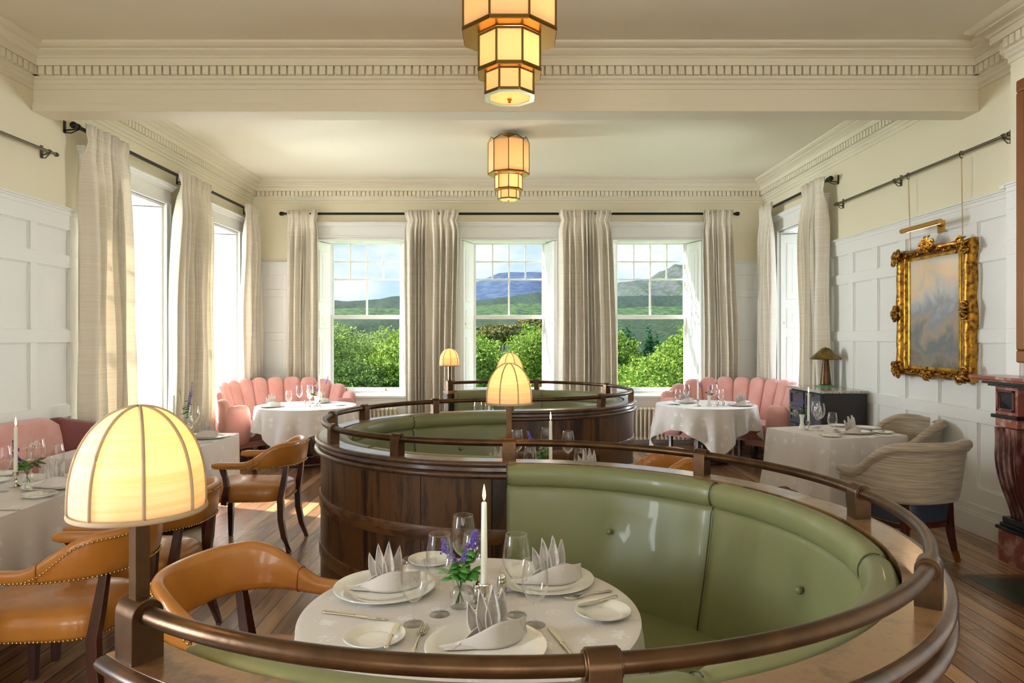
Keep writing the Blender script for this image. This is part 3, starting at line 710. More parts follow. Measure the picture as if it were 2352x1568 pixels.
# ================================================================== BOOTHS
BR, KY = 1.18, 0.983                      # rail radius, depth ratio
BC = [(-.01, 2.257), (-.01, 4.577), (-.01, 6.897)]
RZ, CZ = EYE - .52, 1.053                 # rail height, cap height
D2R = PI / 180
def booth(i, a0, a1, posts, seams, label, over=(0, 0)):
    """a0..a1 in degrees (a1 > a0): wooden arc wall upholstered on the inside"""
    cx, cy = BC[i]; root = empty('booth', (cx, cy, 0)); tag(root, label, 'booth', 'curved booths down the middle of the room')
    c = (0, 0); A0, A1 = a0 * D2R, a1 * D2R; n = int((a1 - a0) / 2.5)
    # capping board with stacked mouldings
    def half(r, z0, z1, k=5): return [(r + (z1 - z0) / 2 * math.sin(PI * q / k), (z0 + z1) / 2 - (z1 - z0) / 2 * math.cos(PI * q / k)) for q in range(k + 1)]
    obj('nosing', MB().arc([(1.14, CZ - .03)] + half(1.222, CZ - .028, CZ) + [(1.14, CZ - .0015)], c, A0 - over[0] * D2R, A1 + over[1] * D2R, n, KY), 'oak_dark', root, smooth=AUTO)
    cap = MB().arc([(1.118, CZ - .03), (1.212, CZ - .03), (1.212, CZ + .0012), (1.118, CZ + .0012)], c, A0 - over[0] * D2R - .002, A1 + over[1] * D2R + .002, n, KY)
    obj('cap', cap, 'oak_cap', root, smooth=AUTO)
    mo = MB().arc([(1.14, .968)] + half(1.222, .968, 1.0) + [(1.208, 1.003), (1.205, 1.02), (1.214, CZ - .029), (1.14, CZ - .029)], c, A0, A1, n, KY)
    obj('moulding', mo, 'oak_dark', root, smooth=AUTO)
    # staves
    st = MB(); step = 17.6; k = int(math.ceil((a1 - a0) / step))
    for q in range(k):
        s0, s1 = a0 + q * step + .12, min(a0 + (q + 1) * step - .12, a1)
        if s1 - s0 < .5: continue
        st.arc([(1.12, 0.02), (1.2, 0.02), (1.2, .968), (1.12, .968)], c, s0 * D2R, s1 * D2R, 7, KY)
    obj('panelling', st, 'oak', root, smooth=AUTO)
    obj('backing', MB().arc([(1.115, .0), (1.193, .0), (1.193, .966), (1.115, .966)], c, A0 + .004, A1 - .004, n, KY), 'seam', root, smooth=AUTO)
    for z0, z1 in ((.645, .72), (.352, .427), (.0, .09)):
        obj('band' if z0 > .1 else 'plinth', MB().arc([(1.19, z0), (1.207, z0), (1.2085, z0 + .003), (1.2085, z1 - .003), (1.207, z1), (1.19, z1)], c, A0, A1, n, KY), 'oak_band' if z0 > .1 else 'oak_dark', root, smooth=AUTO)
    # upholstery, one cushion and one bolster per bay
    for s0, s1 in zip(seams[:-1], seams[1:]):
        m = 26
        def bol(u, v, s0=s0, s1=s1):
            e = min(u, 1 - u) * (s1 - s0) * D2R * 1.07; k = math.sqrt(max(0.0, 1 - (1 - min(e / .03, 1)) ** 2)) * .14 + .86
            if u in (0.0, 1.0): k = .80
            a = (s0 + (s1 - s0) * u) * D2R; q = 2 * PI * v; rr = 1.073 + .045 * k * math.copysign(abs(math.cos(q)) ** .8, math.cos(q)); z = 1.003 + .053 * k * math.copysign(abs(math.sin(q)) ** .8, math.sin(q))
            return (rr * math.cos(a), rr * KY * math.sin(a), z)
        g = MB().grid(bol, m, 20); e0 = [bol(0, j / 20) for j in range(20)]; e1 = [bol(1.0, j / 20) for j in range(20)]; g.add(e0, [tuple(range(20))]); g.add(e1, [tuple(range(19, -1, -1))])
        obj('bolster', g, 'green', root, smooth=1.2)
        pr = [(1.066, .962), (1.052, .955), (1.044, .93), (1.035, .86), (1.02, .78), (.998, .66), (.972, .55), (.955, .47), (.95, .40), (1.11, .40), (1.11, .962)]
        rs = []
        amid = (s0 + s1) / 2
        for q in range(m + 1):
            u = q / m; a = (s0 + (s1 - s0) * u) * D2R; e = min(u, 1 - u) * (s1 - s0) * D2R; k = .012 * (1 - min(e / .035, 1)) ** 2
            ring = []
            for jj, (r, z) in enumerate(pr):
                d = math.hypot((a - amid * D2R) * 1.0, z - .775); dim = .020 * math.exp(-(d / .055) ** 2) + .010 * math.exp(-(d / .14) ** 2)
                rr = r + (k + dim if jj < 9 else 0); ring.append((rr * math.cos(a), rr * KY * math.sin(a), z))
            rs.append(ring)
        bc = obj('back_cushion', MB().rings(rs), 'green', root, smooth=1.2)
        a = amid * D2R; b = MB().sphere((1.030 * math.cos(a), 1.030 * KY * math.sin(a), .775), .014, 12, 8); obj('button', b, 'green', bc, smooth=True)
    for s in seams:
        a = s * D2R; pts = [(r * math.cos(a), r * KY * math.sin(a), z) for r, z in ((1.0605, .955), (1.045, .93), (1.036, .86), (1.021, .78), (.999, .66), (.973, .55), (.956, .47))]
        pp = MB().tube(pts, .0024, 6); pp.tube([((1.073 + .043 * math.cos(q)) * math.cos(a), (1.073 + .043 * math.cos(q)) * KY * math.sin(a), 1.003 + .051 * math.sin(q)) for q in [PI * .4 + k * PI * .1 for k in range(10)]], .0022, 6)
        obj('seam_groove_shade', pp, 'green_dark', root, smooth=True)  # dark tube in place of the shaded groove at each cushion seam
    # seat
    sa0, sa1 = seams[0] * D2R, seams[-1] * D2R
    obj('seat', MB().arc([(.50, .36), (.485, .40), (.487, .44), (.50, .465), (.53, .478), (.75, .484), (.94, .474), (1.0, .46), (1.0, .36)], c, sa0 + .01, sa1 - .01, n, KY), 'green', root, smooth=1.2)
    obj('seat_base', MB().arc([(.55, 0), (.54, .36), (1.1, .36), (1.1, 0)], c, sa0, sa1, n, KY), 'oak_dark', root, smooth=AUTO)
    # rail and its posts
    pr0, pr1 = posts[0], posts[-1]; ra = [pr0 + (pr1 - pr0) * k / (n * 2) for k in range(n * 2 + 1)]
    obj('rail', MB().tube([(BR * math.cos(a * D2R), BR * KY * math.sin(a * D2R), RZ) for a in ra], .0175, 16), 'bronze', root, smooth=True)
    for a in posts[1:-1]:
        o = obj('post', post_mb(), 'bronze', root, smooth=AUTO, bevel=.0015); o.location = (BR * math.cos(a * D2R), BR * KY * math.sin(a * D2R), CZ); o.rotation_euler.z = a * D2R
    return root
def post_mb():
    """saddle post, arched over the rail; local x radial, y along the rail"""
    h = RZ - CZ; R_ = .027; prof = [(R_, 0), (R_, h)] + [(R_ * math.cos(q * PI / 10), h + R_ * math.sin(q * PI / 10)) for q in range(1, 10)] + [(-R_, h), (-R_, 0)]
    mb = MB().rings([[(x, y, z) for x, z in prof] for y in (-.027, .027)])
    mb.tube([(0, -.031, h), (0, .031, h)], .0235, 16)
    return mb
booth(0, -129, 90, [-126, -82.5, -36, 4, 44, 90], [-125.5, -71, -17, 37, 90.6], 'nearest curved green leather booth with oak outside and bronze rail')
booth(1, 90, 270, [90, 120.5, 154, 177, 212, 241, 270], [89.5, 134.5, 179.5, 224.5, 269], 'middle curved green leather booth, its panelled oak back facing the viewer', )
booth(2, -90, 128, [-90, -48, -11.5, 29, 75, 125.5], [-89, -36, 17, 70, 124.5], 'farthest curved green leather booth, in front of the middle window')
# ------------------------------------------------------------------ booth lamps
def booth_lamp():
    """origin on the cap; stem rises to a ribbed linen dome"""
    root = empty('booth_lamp'); h = RZ - CZ; R_ = .030
    br = MB(); prof = [(R_, 0), (R_, h)] + [(R_ * math.cos(q * PI / 10), h + R_ * math.sin(q * PI / 10)) for q in range(1, 10)] + [(-R_, h), (-R_, 0)]
    br.rings([[(x, y, z) for x, z in prof] for y in (-.033, .033)]); obj('bracket', br, 'bronze', root, smooth=AUTO, bevel=.0015)
    obj('stem', MB().tube([(0, 0, .0), (0, 0, .35)], .0135, square=True), 'bronze', root, bevel=.001)
    zb, zt, R = .281, .476, .117; W8 = lambda t: math.sin(t * PI / 2); NB = 8
    def prof_r(t):  # t 0 bottom..1 top
        return R * math.sqrt(max(0.0, 1 - min(t, 1) ** 2.5)) * (1 - .015 * (1 - t))
    def fn(s, t):
        q = (s * NB) % 1.0; belly = 1 - .022 * (1 - abs(2 * q - 1) ** 2) * (1 if t < .97 else 0)
        t = W8(t); r = max(prof_r(t) * belly, .004); a = s * 2 * PI + PI / 8; return (r * math.cos(a), r * math.sin(a), zb + (zt - zb) * t)
    obj('lamp_shade', MB().grid(fn, 64, 26, True), 'shade', root, smooth=True, solid=.0012)
    for k in range(NB):
        a = k * 2 * PI / NB + PI / 8
        obj('shade_rib', MB().tube([((prof_r(W8(t / 20)) + .001) * math.cos(a), (prof_r(W8(t / 20)) + .001) * math.sin(a), zb + (zt - zb) * W8(t / 20)) for t in range(21)], .0032, 6), 'weave', root, smooth=True)
    hem = MB().grid(lambda s, t: ((R + .0004 + .0030 * math.cos(t * 2 * PI)) * math.cos(s * 2 * PI), (R + .0004 + .0030 * math.cos(t * 2 * PI)) * math.sin(s * 2 * PI), zb + .005 * math.sin(t * 2 * PI)), 48, 8, True)
    obj('shade_hem', hem, 'weave', root, smooth=True)
    obj('bulb', MB().sphere((0, 0, .375), .020, 12, 8, 1.4), glow('bulb', (255, 226, 160), 14.0), root, smooth=True)
    return root
lp = booth_lamp()
def lamp_at(i, a, label, e):
    cx, cy = BC[i]; loc = (cx + BR * math.cos(a * D2R), cy + BR * KY * math.sin(a * D2R), CZ); put(lp, loc, a * D2R + .0, label, 'lamp', 'bronze dome lamps standing on the booth rail')
    light('POINT', 'lamp_light', (loc[0], loc[1], loc[2] + .395), e * .13, (1.0, .56, .28), shadow_soft_size=.025)
lamp_at(0, -126, 'nearest and largest looking dome lamp, at the left end of the nearest booth', 3.0)
lamp_at(0, 90, 'dome lamp where the nearest and the middle booth meet, in front of another lamp', 2.4)
lamp_at(2, -90, 'dome lamp half hidden behind another, where the two far booths meet', 2.4)
lamp_at(2, 125.5, 'farthest dome lamp, alone at the left end of the far booth', 2.4)

# ================================================================== CHANDELIERS
def chandelier(scale=1.0, label='', loc=(0, 0), rz=0.0, e=20):
    """stacked octagonal lantern; origin at the ceiling"""
    root = empty('ceiling_lantern', (loc[0], loc[1], ZC), rz); tag(root, label, 'ceiling light', 'brass and opal glass lanterns')
    S = scale; obj('canopy', MB().lathe([(.075 * S, -.001), (.075 * S, -.03 * S), (.02 * S, -.036 * S)], 24), 'brass', root, smooth=AUTO)
    obj('rod', MB().tube([(0, 0, -.03 * S), (0, 0, -.16 * S)], .012 * S, 10), 'brass', root, smooth=AUTO)
    tiers = [(.225, -.10, -.475, True), (.150, -.495, -.66, False), (.118, -.672, -.775, False)]
    for R, zt, zb, gable in tiers:
        R *= S; zt *= S; zb *= S; ap = R; cr_ = ap / math.cos(PI / 8)
        V = [(cr_ * math.cos(PI / 8 + k * PI / 4), cr_ * math.sin(PI / 8 + k * PI / 4)) for k in range(8)]
        fr = MB(); t = .0055 * S
        for k in range(8):
            a, b = V[k], V[(k + 1) % 8]; mid = ((a[0] + b[0]) / 2 * 1.0, (a[1] + b[1]) / 2)
            fr.tube([(a[0], a[1], zb), (a[0], a[1], zt)], t, 6)
            fr.tube([(a[0], a[1], zb), (b[0], b[1], zb)], t * 1.25, square=True)
            gz = zt + (.045 * S if gable else 0)
            if gable: fr.tube([(a[0], a[1], zt), (mid[0], mid[1], gz), (b[0], b[1], zt)], t, 6)
            else: fr.tube([(a[0], a[1], zt), (b[0], b[1], zt)], t, 6)
            k_ = .985
            poly = [(a[0] * k_, a[1] * k_, zb), (b[0] * k_, b[1] * k_, zb), (b[0] * k_, b[1] * k_, zt)] + ([(mid[0] * k_, mid[1] * k_, gz)] if gable else []) + [(a[0] * k_, a[1] * k_, zt)]
            obj('pane', MB().add(poly, [tuple(range(len(poly)))]), 'opal', root, solid=.002)
        # sloping lower skirt ring and arms
        rin = {0: .150, 1: .118, 2: .085}[tiers.index((R / S, zt / S, zb / S, gable))] * S if False else None
        obj('frame', fr, 'old_brass', root, smooth=AUTO)
    for R0, R1, z in ((.228, .150, -.480), (.153, .118, -.665)):
        a = [(R0 * S / math.cos(PI / 8) * math.cos(PI / 8 + k * PI / 4), R0 * S / math.cos(PI / 8) * math.sin(PI / 8 + k * PI / 4)) for k in range(8)]
        b = [(R1 * S / math.cos(PI / 8) * math.cos(PI / 8 + k * PI / 4), R1 * S / math.cos(PI / 8) * math.sin(PI / 8 + k * PI / 4)) for k in range(8)]
        m = MB().rings([[(x, y, z * S) for x, y in a], [(x, y, z * S - .008 * S) for x, y in a], [(x, y, z * S - .008 * S) for x, y in b], [(x, y, z * S) for x, y in b], [(x, y, z * S) for x, y in a]], True, False, False)
        obj('shelf_ring', m, 'brass', root)
    P8 = lambda r: [(r * S / math.cos(PI / 8) * math.cos(PI / 8 + k * PI / 4), r * S / math.cos(PI / 8) * math.sin(PI / 8 + k * PI / 4)) for k in range(8)]
    obj('bottom_rim', MB().rings([[(x, y, -.774 * S) for x, y in P8(.124)], [(x, y, -.784 * S) for x, y in P8(.124)], [(x, y, -.784 * S) for x, y in P8(.100)], [(x, y, -.774 * S) for x, y in P8(.100)], [(x, y, -.774 * S) for x, y in P8(.124)]], True, False, False), 'silver', root)
    obj('bottom_pane', MB().prism(P8(.101), -.780 * S, -.777 * S), 'opal', root)
    obj('added_light_baffle', MB().prism(P8(.215), -.112 * S, -.108 * S), 'old_brass', root)  # plate added to keep the lamp light off the ceiling
    obj('finial', MB().lathe([(.004 * S, -.78 * S), (.012 * S, -.785 * S), (.012 * S, -.792 * S), (.006 * S, -.795 * S), (.009 * S, -.803 * S), (.001, -.808 * S)], 16), 'brass', root, smooth=AUTO)
    for z in (-.32, -.58):
        light('POINT', 'lantern_light', (loc[0] + .03, loc[1] + .02, ZC + z * S), e, (1.0, .70, .44), shadow_soft_size=.04 * S)
chandelier(1.0, 'small stepped brass lantern on the far ceiling beyond the beam', (-.03, 8.3), PI / 8, 5)
chandelier(1.22, 'large stepped brass lantern hanging close to the viewer, cut off by the picture top', (-.01, 4.25), 0, 3.2)

# ================================================================== CHAIRS
def upath(L, W, back, n=44, p=2.6):
    """U in plan, open towards +x: arm tip (L,-W) round the back to (L, W)"""
    pts = []; k0 = -.08
    for i in range(8): pts.append((L + (k0 - L) * i / 8, -W))
    for i in range(n + 1):
        a = -PI / 2 - PI * i / n; cx, cy = math.cos(a), math.sin(a)
        pts.append((k0 + (back + k0 * -1 if False else (abs(back) + k0)) * math.copysign(abs(cx) ** (2 / p), cx), W * math.copysign(abs(cy) ** (2 / p), cy)))
    for i in range(1, 9): pts.append((k0 + (L - k0) * i / 8, W))
    return pts
def pathn(P, i):
    a, b = Vector(P[max(i - 1, 0)]), Vector(P[min(i + 1, len(P) - 1)]); d = (b - a).normalized(); return Vector((-d.y, d.x))   # outward normal
def band_rings(P, zb, zt, th, lean=.02, nseg=14, sq=.55):
    """closed rounded section carried along the U; zb, zt, th are functions of the plan point"""
    rs = []
    for i, p in enumerate(P):
        nn = pathn(P, i); b, t, h = zb(p, i), zt(p, i), th(p, i); ring = []
        e = min(i, len(P) - 1 - i); k = 1.0 if e > 1 else (.62 if e == 0 else .92)
        for q in range(nseg):
            a = 2 * PI * q / nseg; cx, cz = math.copysign(abs(math.cos(a)) ** sq, math.cos(a)), math.copysign(abs(math.sin(a)) ** sq, math.sin(a))
            z = (b + t) / 2 + (t - b) / 2 * cz * k; o = h / 2 * cx * k + lean * (z - b) / .16; ring.append((p[0] + nn.x * o, p[1] + nn.y * o, z))
        rs.append(ring)
    return rs
def cushion(outline, layers):
    """stack of inset copies of an outline [(inset, z)]"""
    c = Vector((sum(p[0] for p in outline) / len(outline), sum(p[1] for p in outline) / len(outline))); rs = []
    for ins, z in layers:
        ring = []
        for p in outline:
            d = Vector(p) - c; l = d.length; q = c + d * max(0.02, (l - ins) / l); ring.append((q.x, q.y, z))
        rs.append(ring)
    return MB().rings(rs)
def super_outline(x0, x1, wf, wb, n=40, p=4.0):
    cx, hx = (x0 + x1) / 2, (x1 - x0) / 2; out = []
    for i in range(n):
        a = 2 * PI * i / n; c, s_ = math.cos(a), math.sin(a); x = math.copysign(abs(c) ** (2 / p), c); y = math.copysign(abs(s_) ** (2 / p), s_); wd = wb + (wf - wb) * (x + 1) / 2; out.append((cx + hx * x, wd * y))
    return out
def nails(mb, pts, step, r=.0056):
    acc = 0
    for a, b in zip(pts[:-1], pts[1:]):
        a, b = Vector(a), Vector(b); L = (b - a).length
        while acc < L: mb.sphere(a + (b - a) * (acc / L), r, 6, 3); acc += step
        acc -= L
def leather_chair():
    root = empty('leather_armchair'); P = upath(.20, .285, .385)
    rise = lambda p: sm((-.02 - p[0]) / .30)
    zb = lambda p, i: .652 + .008 * rise(p); zt = lambda p, i: .704 + .142 * rise(p); th = lambda p, i: .060 - .012 * rise(p)
    obj('backrest', MB().rings(band_rings(P, zb, zt, th)), 'tan', root, smooth=1.2)
    o = super_outline(-.31, .32, .275, .235)
    obj('seat', cushion(o, [(.03, .385), (.004, .392), (0, .41), (-.006, .45), (0, .48), (.02, .502), (.06, .516), (.14, .524), (.5, .527)]), 'tan', root, smooth=1.2)
    # nails: seat edge, underside of the band and the diagonal seam of the arm
    nm = MB(); oo = super_outline(-.314, .324, .279, .239, 80); nails(nm, [(x, y, .397) for x, y in oo] + [(oo[0][0], oo[0][1], .397)], .0165)
    obj('nailhead_trim', nm, 'nail', root, smooth=True); nm = MB()
    pts = []; dg = [[], []]
    for i, p in enumerate(P):
        nn = pathn(P, i); k = th(p, i) / 2 + .001; z = zb(p, i) + .007; pts.append((p[0] + nn.x * k, p[1] + nn.y * k, z))
        if p[0] < .0:
            r_ = rise(p); q = 0 if p[1] < 0 else 1; zz = zb(p, i) + .008 + (zt(p, i) - zb(p, i) - .035) * sm((-.0 - p[0]) / .26); dg[q].append((p[0] + nn.x * (k + .02 * (zz - zb(p, i)) / .16), p[1] + nn.y * (k + .02 * (zz - zb(p, i)) / .16), zz))
    nails(nm, pts, .0165)
    for d in dg: nails(nm, d, .0165)
    obj('nailhead_trim', nm, 'nail', root, smooth=True)
    for s_ in (-1, 1):   # stitched joint between arm pad and back
        ring = []
        i = next(k for k, p in enumerate(P) if p[0] < -.12 and (p[1] < 0) == (s_ < 0)) if s_ < 0 else len(P) - 1 - next(k for k, p in enumerate(P) if p[0] < -.12)
        rr = band_rings(P, lambda p, j: zb(p, j) - .0015, lambda p, j: zt(p, j) + .0015, lambda p, j: th(p, j) + .003)[i]; obj('stitched_seam', MB().tube(rr + [rr[0]], .0018, 5), 'tan_dark', root)
    for s_ in (-1, 1):
        obj('leg', MB().tube([(.27, s_ * .245, .39), (.272, s_ * .246, .2), (.275, s_ * .248, 0)], [.024, .021, .015], square=True), 'mahogany', root, bevel=.002)
        obj('leg', MB().tube([(-.335, s_ * .205, .665), (-.315, s_ * .212, .52), (-.295, s_ * .216, .40), (-.30, s_ * .218, .25), (-.325, s_ * .222, .12), (-.365, s_ * .228, 0)], [.017, .021, .023, .022, .020, .015], square=True), 'mahogany', root, bevel=.002)
        obj('arm_support', MB().tube([(.11, s_ * .283, .385), (.10, s_ * .292, .45), (.085, s_ * .297, .52), (.10, s_ * .292, .59), (.125, s_ * .286, .66)], [.022, .022, .019, .018, .019], square=True), 'mahogany', root, bevel=.002)
    return root
ch = leather_chair(); GC = 'tan leather tub chairs with brass nails'
W_ = PI
put(ch, (-2.07, 5.58, 0), W_, 'whole tan leather armchair standing in the sunlight left of the middle booth', 'armchair', GC)
put(ch, (-2.06, 3.82, 0), W_, 'tan leather armchair mostly behind the nearest lamp, second from the viewer', 'armchair', GC)
put(ch, (-2.04, 3.13, 0), W_, 'tan leather armchair cut by the left picture edge, nearest the long table', 'armchair', GC)
put(ch, (-.80, 2.46, 0), -.28, 'tan leather armchair seen from behind, drawn up to the nearest booth table', 'armchair', GC)
put(ch, (.86, 4.93, 0), W_, 'tan leather armchair of which only the back shows, at the middle booth', 'armchair', GC)

def tub_chair():
    root = empty('tweed_tub_chair'); P = upath(.22, .315, .36); rise = lambda p: sm((.10 - p[0]) / .40)
    zt = lambda p, i: .635 + .235 * rise(p); th = lambda p, i: .050
    rs = band_rings(P, lambda p, i: .445 + .01 * rise(p), zt, th, lean=.02, sq=.4); obj('shell', MB().rings(rs), 'tweed', root, smooth=1.2)
    # rolled top edge
    roll = MB(); rr = []
    for i, p in enumerate(P):
        nn = pathn(P, i); e = min(i, len(P) - 1 - i); r = .042 if e > 1 else (.026 if e == 0 else .038); z = zt(p, i); o = .02 * (z - .445) / .16 + .012; up = Vector((nn.x, nn.y)); rr.append([(p[0] + nn.x * (o + r * math.cos(q * PI / 7)), p[1] + nn.y * (o + r * math.cos(q * PI / 7)), z + r * .9 * math.sin(q * PI / 7)) for q in range(14)])
    obj('rolled_edge', roll.rings(rr), 'tweed', root, smooth=1.2)
    wl = MB().tube([((p[0] + pathn(P, i).x * (.02 * (zt(p, i) - .49) / .16 + .038)), (p[1] + pathn(P, i).y * (.02 * (zt(p, i) - .49) / .16 + .038)), zt(p, i) - .036) for i, p in enumerate(P)], .0035, 6); obj('welt', wl, 'tweed', root, smooth=True)
    o = super_outline(-.30, .31, .285, .25)
    obj('seat', cushion(o, [(.02, .305), (0, .31), (-.004, .36), (-.006, .42), (.0, .455), (.03, .475), (.1, .485), (.5, .49)]), 'navy', root, smooth=1.2)
    obj('seat_rail', cushion(super_outline(-.295, .305, .28, .245), [(0, .262), (-.005, .27), (-.005, .302), (0, .308)]), 'mahogany', root, smooth=AUTO)
    for s_ in (-1, 1):
        obj('leg', MB().tube([(.265, s_ * .245, .27), (.268, s_ * .248, .12), (.272, s_ * .25, 0)], [.022, .019, .014], square=True), 'mahogany', root, bevel=.002)
        l = obj('leg', MB().tube([(-.26, s_ * .215, .46), (-.262, s_ * .217, .30), (-.27, s_ * .22, .20), (-.295, s_ * .226, .08), (-.30, s_ * .229, .055)], [.02, .022, .021, .016, .016], square=True), 'mahogany', root, bevel=.002)
        f = obj('brass_cap', MB().tube([(-.298, s_ * .228, .075), (-.318, s_ * .234, 0)], [.0175, .0145], square=True), 'brass', l, bevel=.001)
    return root
tc_ = tub_chair(); GT = 'striped tweed tub chairs'
put(tc_, (2.97, 5.36, 0), PI / 2 + .33, 'striped tweed tub chair with navy seat, its back turned, before the square right table', 'armchair', GT)
put(tc_, (3.53, 6.55, 0), PI - .02, 'striped tweed tub chair against the panelling behind the square right table', 'armchair', GT)

# ================================================================== BANQUETTES
def shell_sofa(loc, a0, a1, n, label, R=.98):
    """scalloped channel back between angles a0..a1 (deg) round the origin; seat inside"""
    root = empty('scalloped_sofa', loc); tag(root, label, 'sofa', 'pink scalloped velvet corner sofas')
    st = (a1 - a0) / n
    for k in range(n):
        s0, s1 = a0 + k * st, a0 + (k + 1) * st
        edge = min(k, n - 1 - k); top = 1.06 - (.20 if edge == 0 else .10 if edge == 1 else .035 if edge == 2 else .01 if edge == 3 else 0)
        def fn(u, v, s0=s0, s1=s1, top=top):
            q = 2 * u - 1; b = math.sqrt(max(0, 1 - abs(q) ** 2.4)); a = (s0 + (s1 - s0) * u) * D2R; zt = top - .05 * (1 - b)
            # v: 0 inside bottom -> .5 top -> 1 outside bottom
            if v < .45:
                t = v / .45; z = .44 + (zt - .05 - .44) * t; r = (R - .20) + .14 * t - .030 * b - .008 * b * math.sin(PI * t)
            elif v < .62:
                t = (v - .45) / .17; g = t * PI; z = zt - .05 + .055 * math.sin(g) * (.4 + .6 * b); r = (R - .025) - (.035 + .030 * b) * math.cos(g) * (1 if math.cos(g) > 0 else .7)
            else:
                t = (v - .62) / .38; z = zt - .05 + (.22 - zt + .05) * t; r = R - .02 * t
            return (r * math.cos(a), r * math.sin(a), z)
        g = MB().grid(fn, 10, 30); g.add([fn(0, j / 30) for j in range(31)], [tuple(range(31))]); g.add([fn(1, j / 30) for j in range(31)], [tuple(range(30, -1, -1))])
        obj('channel', g, 'pink', root, smooth=1.2)
    c = (0, 0); A0, A1 = a0 * D2R, a1 * D2R
    obj('seat', MB().arc([(.34, .30), (.315, .34), (.32, .42), (.345, .465), (.40, .485), (.60, .495), (.84, .475), (.86, .44), (.86, .30)], c, A0 + .1, A1 - .1, 48), 'pink', root, smooth=1.2)
    obj('seat_rail', MB().arc([(.32, .22), (.32, .295), (R - .02, .295), (R - .02, .22)], c, A0 + .02, A1 - .02, 48), 'pink', root, smooth=AUTO)
    for s_ in (0, 1):   # padded arm ends
        a = A0 if s_ == 0 else A1; d = Vector((math.cos(a), math.sin(a))); t = Vector((-d.y, d.x)) * (-1 if s_ == 0 else 1); m = MB(); rs = []
        for q in range(13):
            g = q / 12; ins = .0 if 0 < q < 12 else .03
            z1 = .80; off = -.055 + .11 * g; k = math.sqrt(max(.05, 1 - (2 * g - 1) ** 2 * .8)); ring = []
            for e in range(20):
                f = e / 20 * 2 * PI; x = .80 + .17 * k * math.copysign(abs(math.cos(f)) ** .45, math.cos(f)); z = .51 + (.27 * k) * math.copysign(abs(math.sin(f)) ** .55, math.sin(f))
                ring.append((d.x * x + t.x * off, d.y * x + t.y * off, z))
            rs.append(ring)
        m.rings(rs); obj('arm', m, 'pink', root, smooth=1.2)
    for a, r in ((A0 + .12, .42), (A0 + .12, .88), ((A0 + A1) / 2, .42), ((A0 + A1) / 2, .9), (A1 - .12, .42), (A1 - .12, .88), ((A0 * .72 + A1 * .28), .42), ((A0 * .28 + A1 * .72), .42)):
        obj('leg', MB().box((r * math.cos(a), r * math.sin(a), .11), (.05, .05, .22), a, .8), 'mahogany', root, bevel=.003)
    return root
shell_sofa((-3.0, 9.55, 0), 42, 232, 13, 'pink scalloped velvet sofa curving round the left far corner')
shell_sofa((2.92, 9.55, 0), -52, 138, 13, 'pink scalloped velvet sofa curving round the right far corner')

def straight_banquette():
    root = empty('banquette', (-3.62, 4.3, 0)); tag(root, 'long dusky pink velvet banquette against the left wall panelling', 'sofa')
    def strip(y0, y1, name, m, t0, t1, wing=0.0):
        n = 20
        def sec(u):
            y = y0 + (y1 - y0) * u; e = min(u, 1 - u) * (y1 - y0); k = 1 - .10 * (1 - min(e / .05, 1)) ** 2; zt = t0 + (t1 - t0) * u; x0 = wing * u
            pr = [(-.34, .30), (-.34, zt - .03), (-.31, zt), (-.25, zt + .005), (-.19, zt - .03), (-.165, zt - .12), (-.14, zt - .28), (-.10, .47), (-.08, .36), (-.10, .30)]
            return [(-.24 + (x + .24) * k + x0, y, .6 + (z - .6) * k) for x, z in pr]
        return obj(name, MB().rings([sec(i / n) for i in range(n + 1)]), m, root, smooth=1.2, bevel=0)
    strip(-1.9, -.35, 'back_cushion', 'pink', 1.04, 1.01); strip(-.345, 1.58, 'back_cushion', 'pink', 1.01, .985); strip(1.585, 2.02, 'end_wing', 'plum', .985, .86, .28)
    st = MB().rings([[(x, y, z) for x, z in ((-.3, .28), (.24, .28), (.255, .32), (.25, .42), (.22, .465), (.1, .485), (-.1, .48), (-.3, .46))] for y in (-1.9, -1.87, -.5, .9, 1.97, 2.0)]); obj('seat', st, 'pink', root, smooth=1.2)
    obj('base', MB().bx(-.33, .2, -1.86, 1.96, .06, .28), 'plum', root, bevel=.01)
    for y in (-1.8, -.5, .7, 1.9):
        for x in (-.28, .15): obj('leg', MB().box((x, y, .03), (.05, .05, .06)), 'mahogany', root)
straight_banquette()

# ================================================================== TABLES
def cloth_mesh(rt, re, ztop, seed=0, folds=16, n=288, amp=1.0, flare=.16):
    """rt(a): table edge radius, re(a): how far the flat cloth reaches; the rest hangs"""
    r_ = random.Random(seed); ph = [r_.random() * 6.28 for _ in range(6)]; m = 16; rs = []
    top = [[(rt(2 * PI * j / n) * k * math.cos(2 * PI * j / n), rt(2 * PI * j / n) * k * math.sin(2 * PI * j / n), ztop) for j in range(n)] for k in (.02, .3, .6, .85, .97, .99)]
    rs += top
    for i in range(0, m + 1):
        t = i / m; ring = []
        for j in range(n):
            a = 2 * PI * j / n; R = rt(a); D = max(re(a) - R, .05); s = D * t; c = min(s / .02, 1)
            f = math.sin(a * folds + ph[0] + 1.1 * math.sin(3 * a + ph[1])); f2 = math.sin(a * folds * .5 + ph[2]); A = amp * (.006 + .055 * sm(s / .45)) * min(s / .06, 1)
            r = R + .003 + flare * s * .5 * (D / .5) + A * (f * .6 + f2 * .5 + .45); z = ztop - s * (1 - .02 * abs(f)) - (0 if i else .0)
            if i == 0: z = ztop - .0015
            ring.append((r * math.cos(a), r * math.sin(a), z))
        rs.append(ring)
    return MB().rings(rs, True, True, False)
def rect_r(hx, hy, rad=.0):
    def f(a, hx=hx, hy=hy):
        c, s_ = abs(math.cos(a)), abs(math.sin(a)); return min(hx / max(c, 1e-6), hy / max(s_, 1e-6))
    return f
TZ = .75
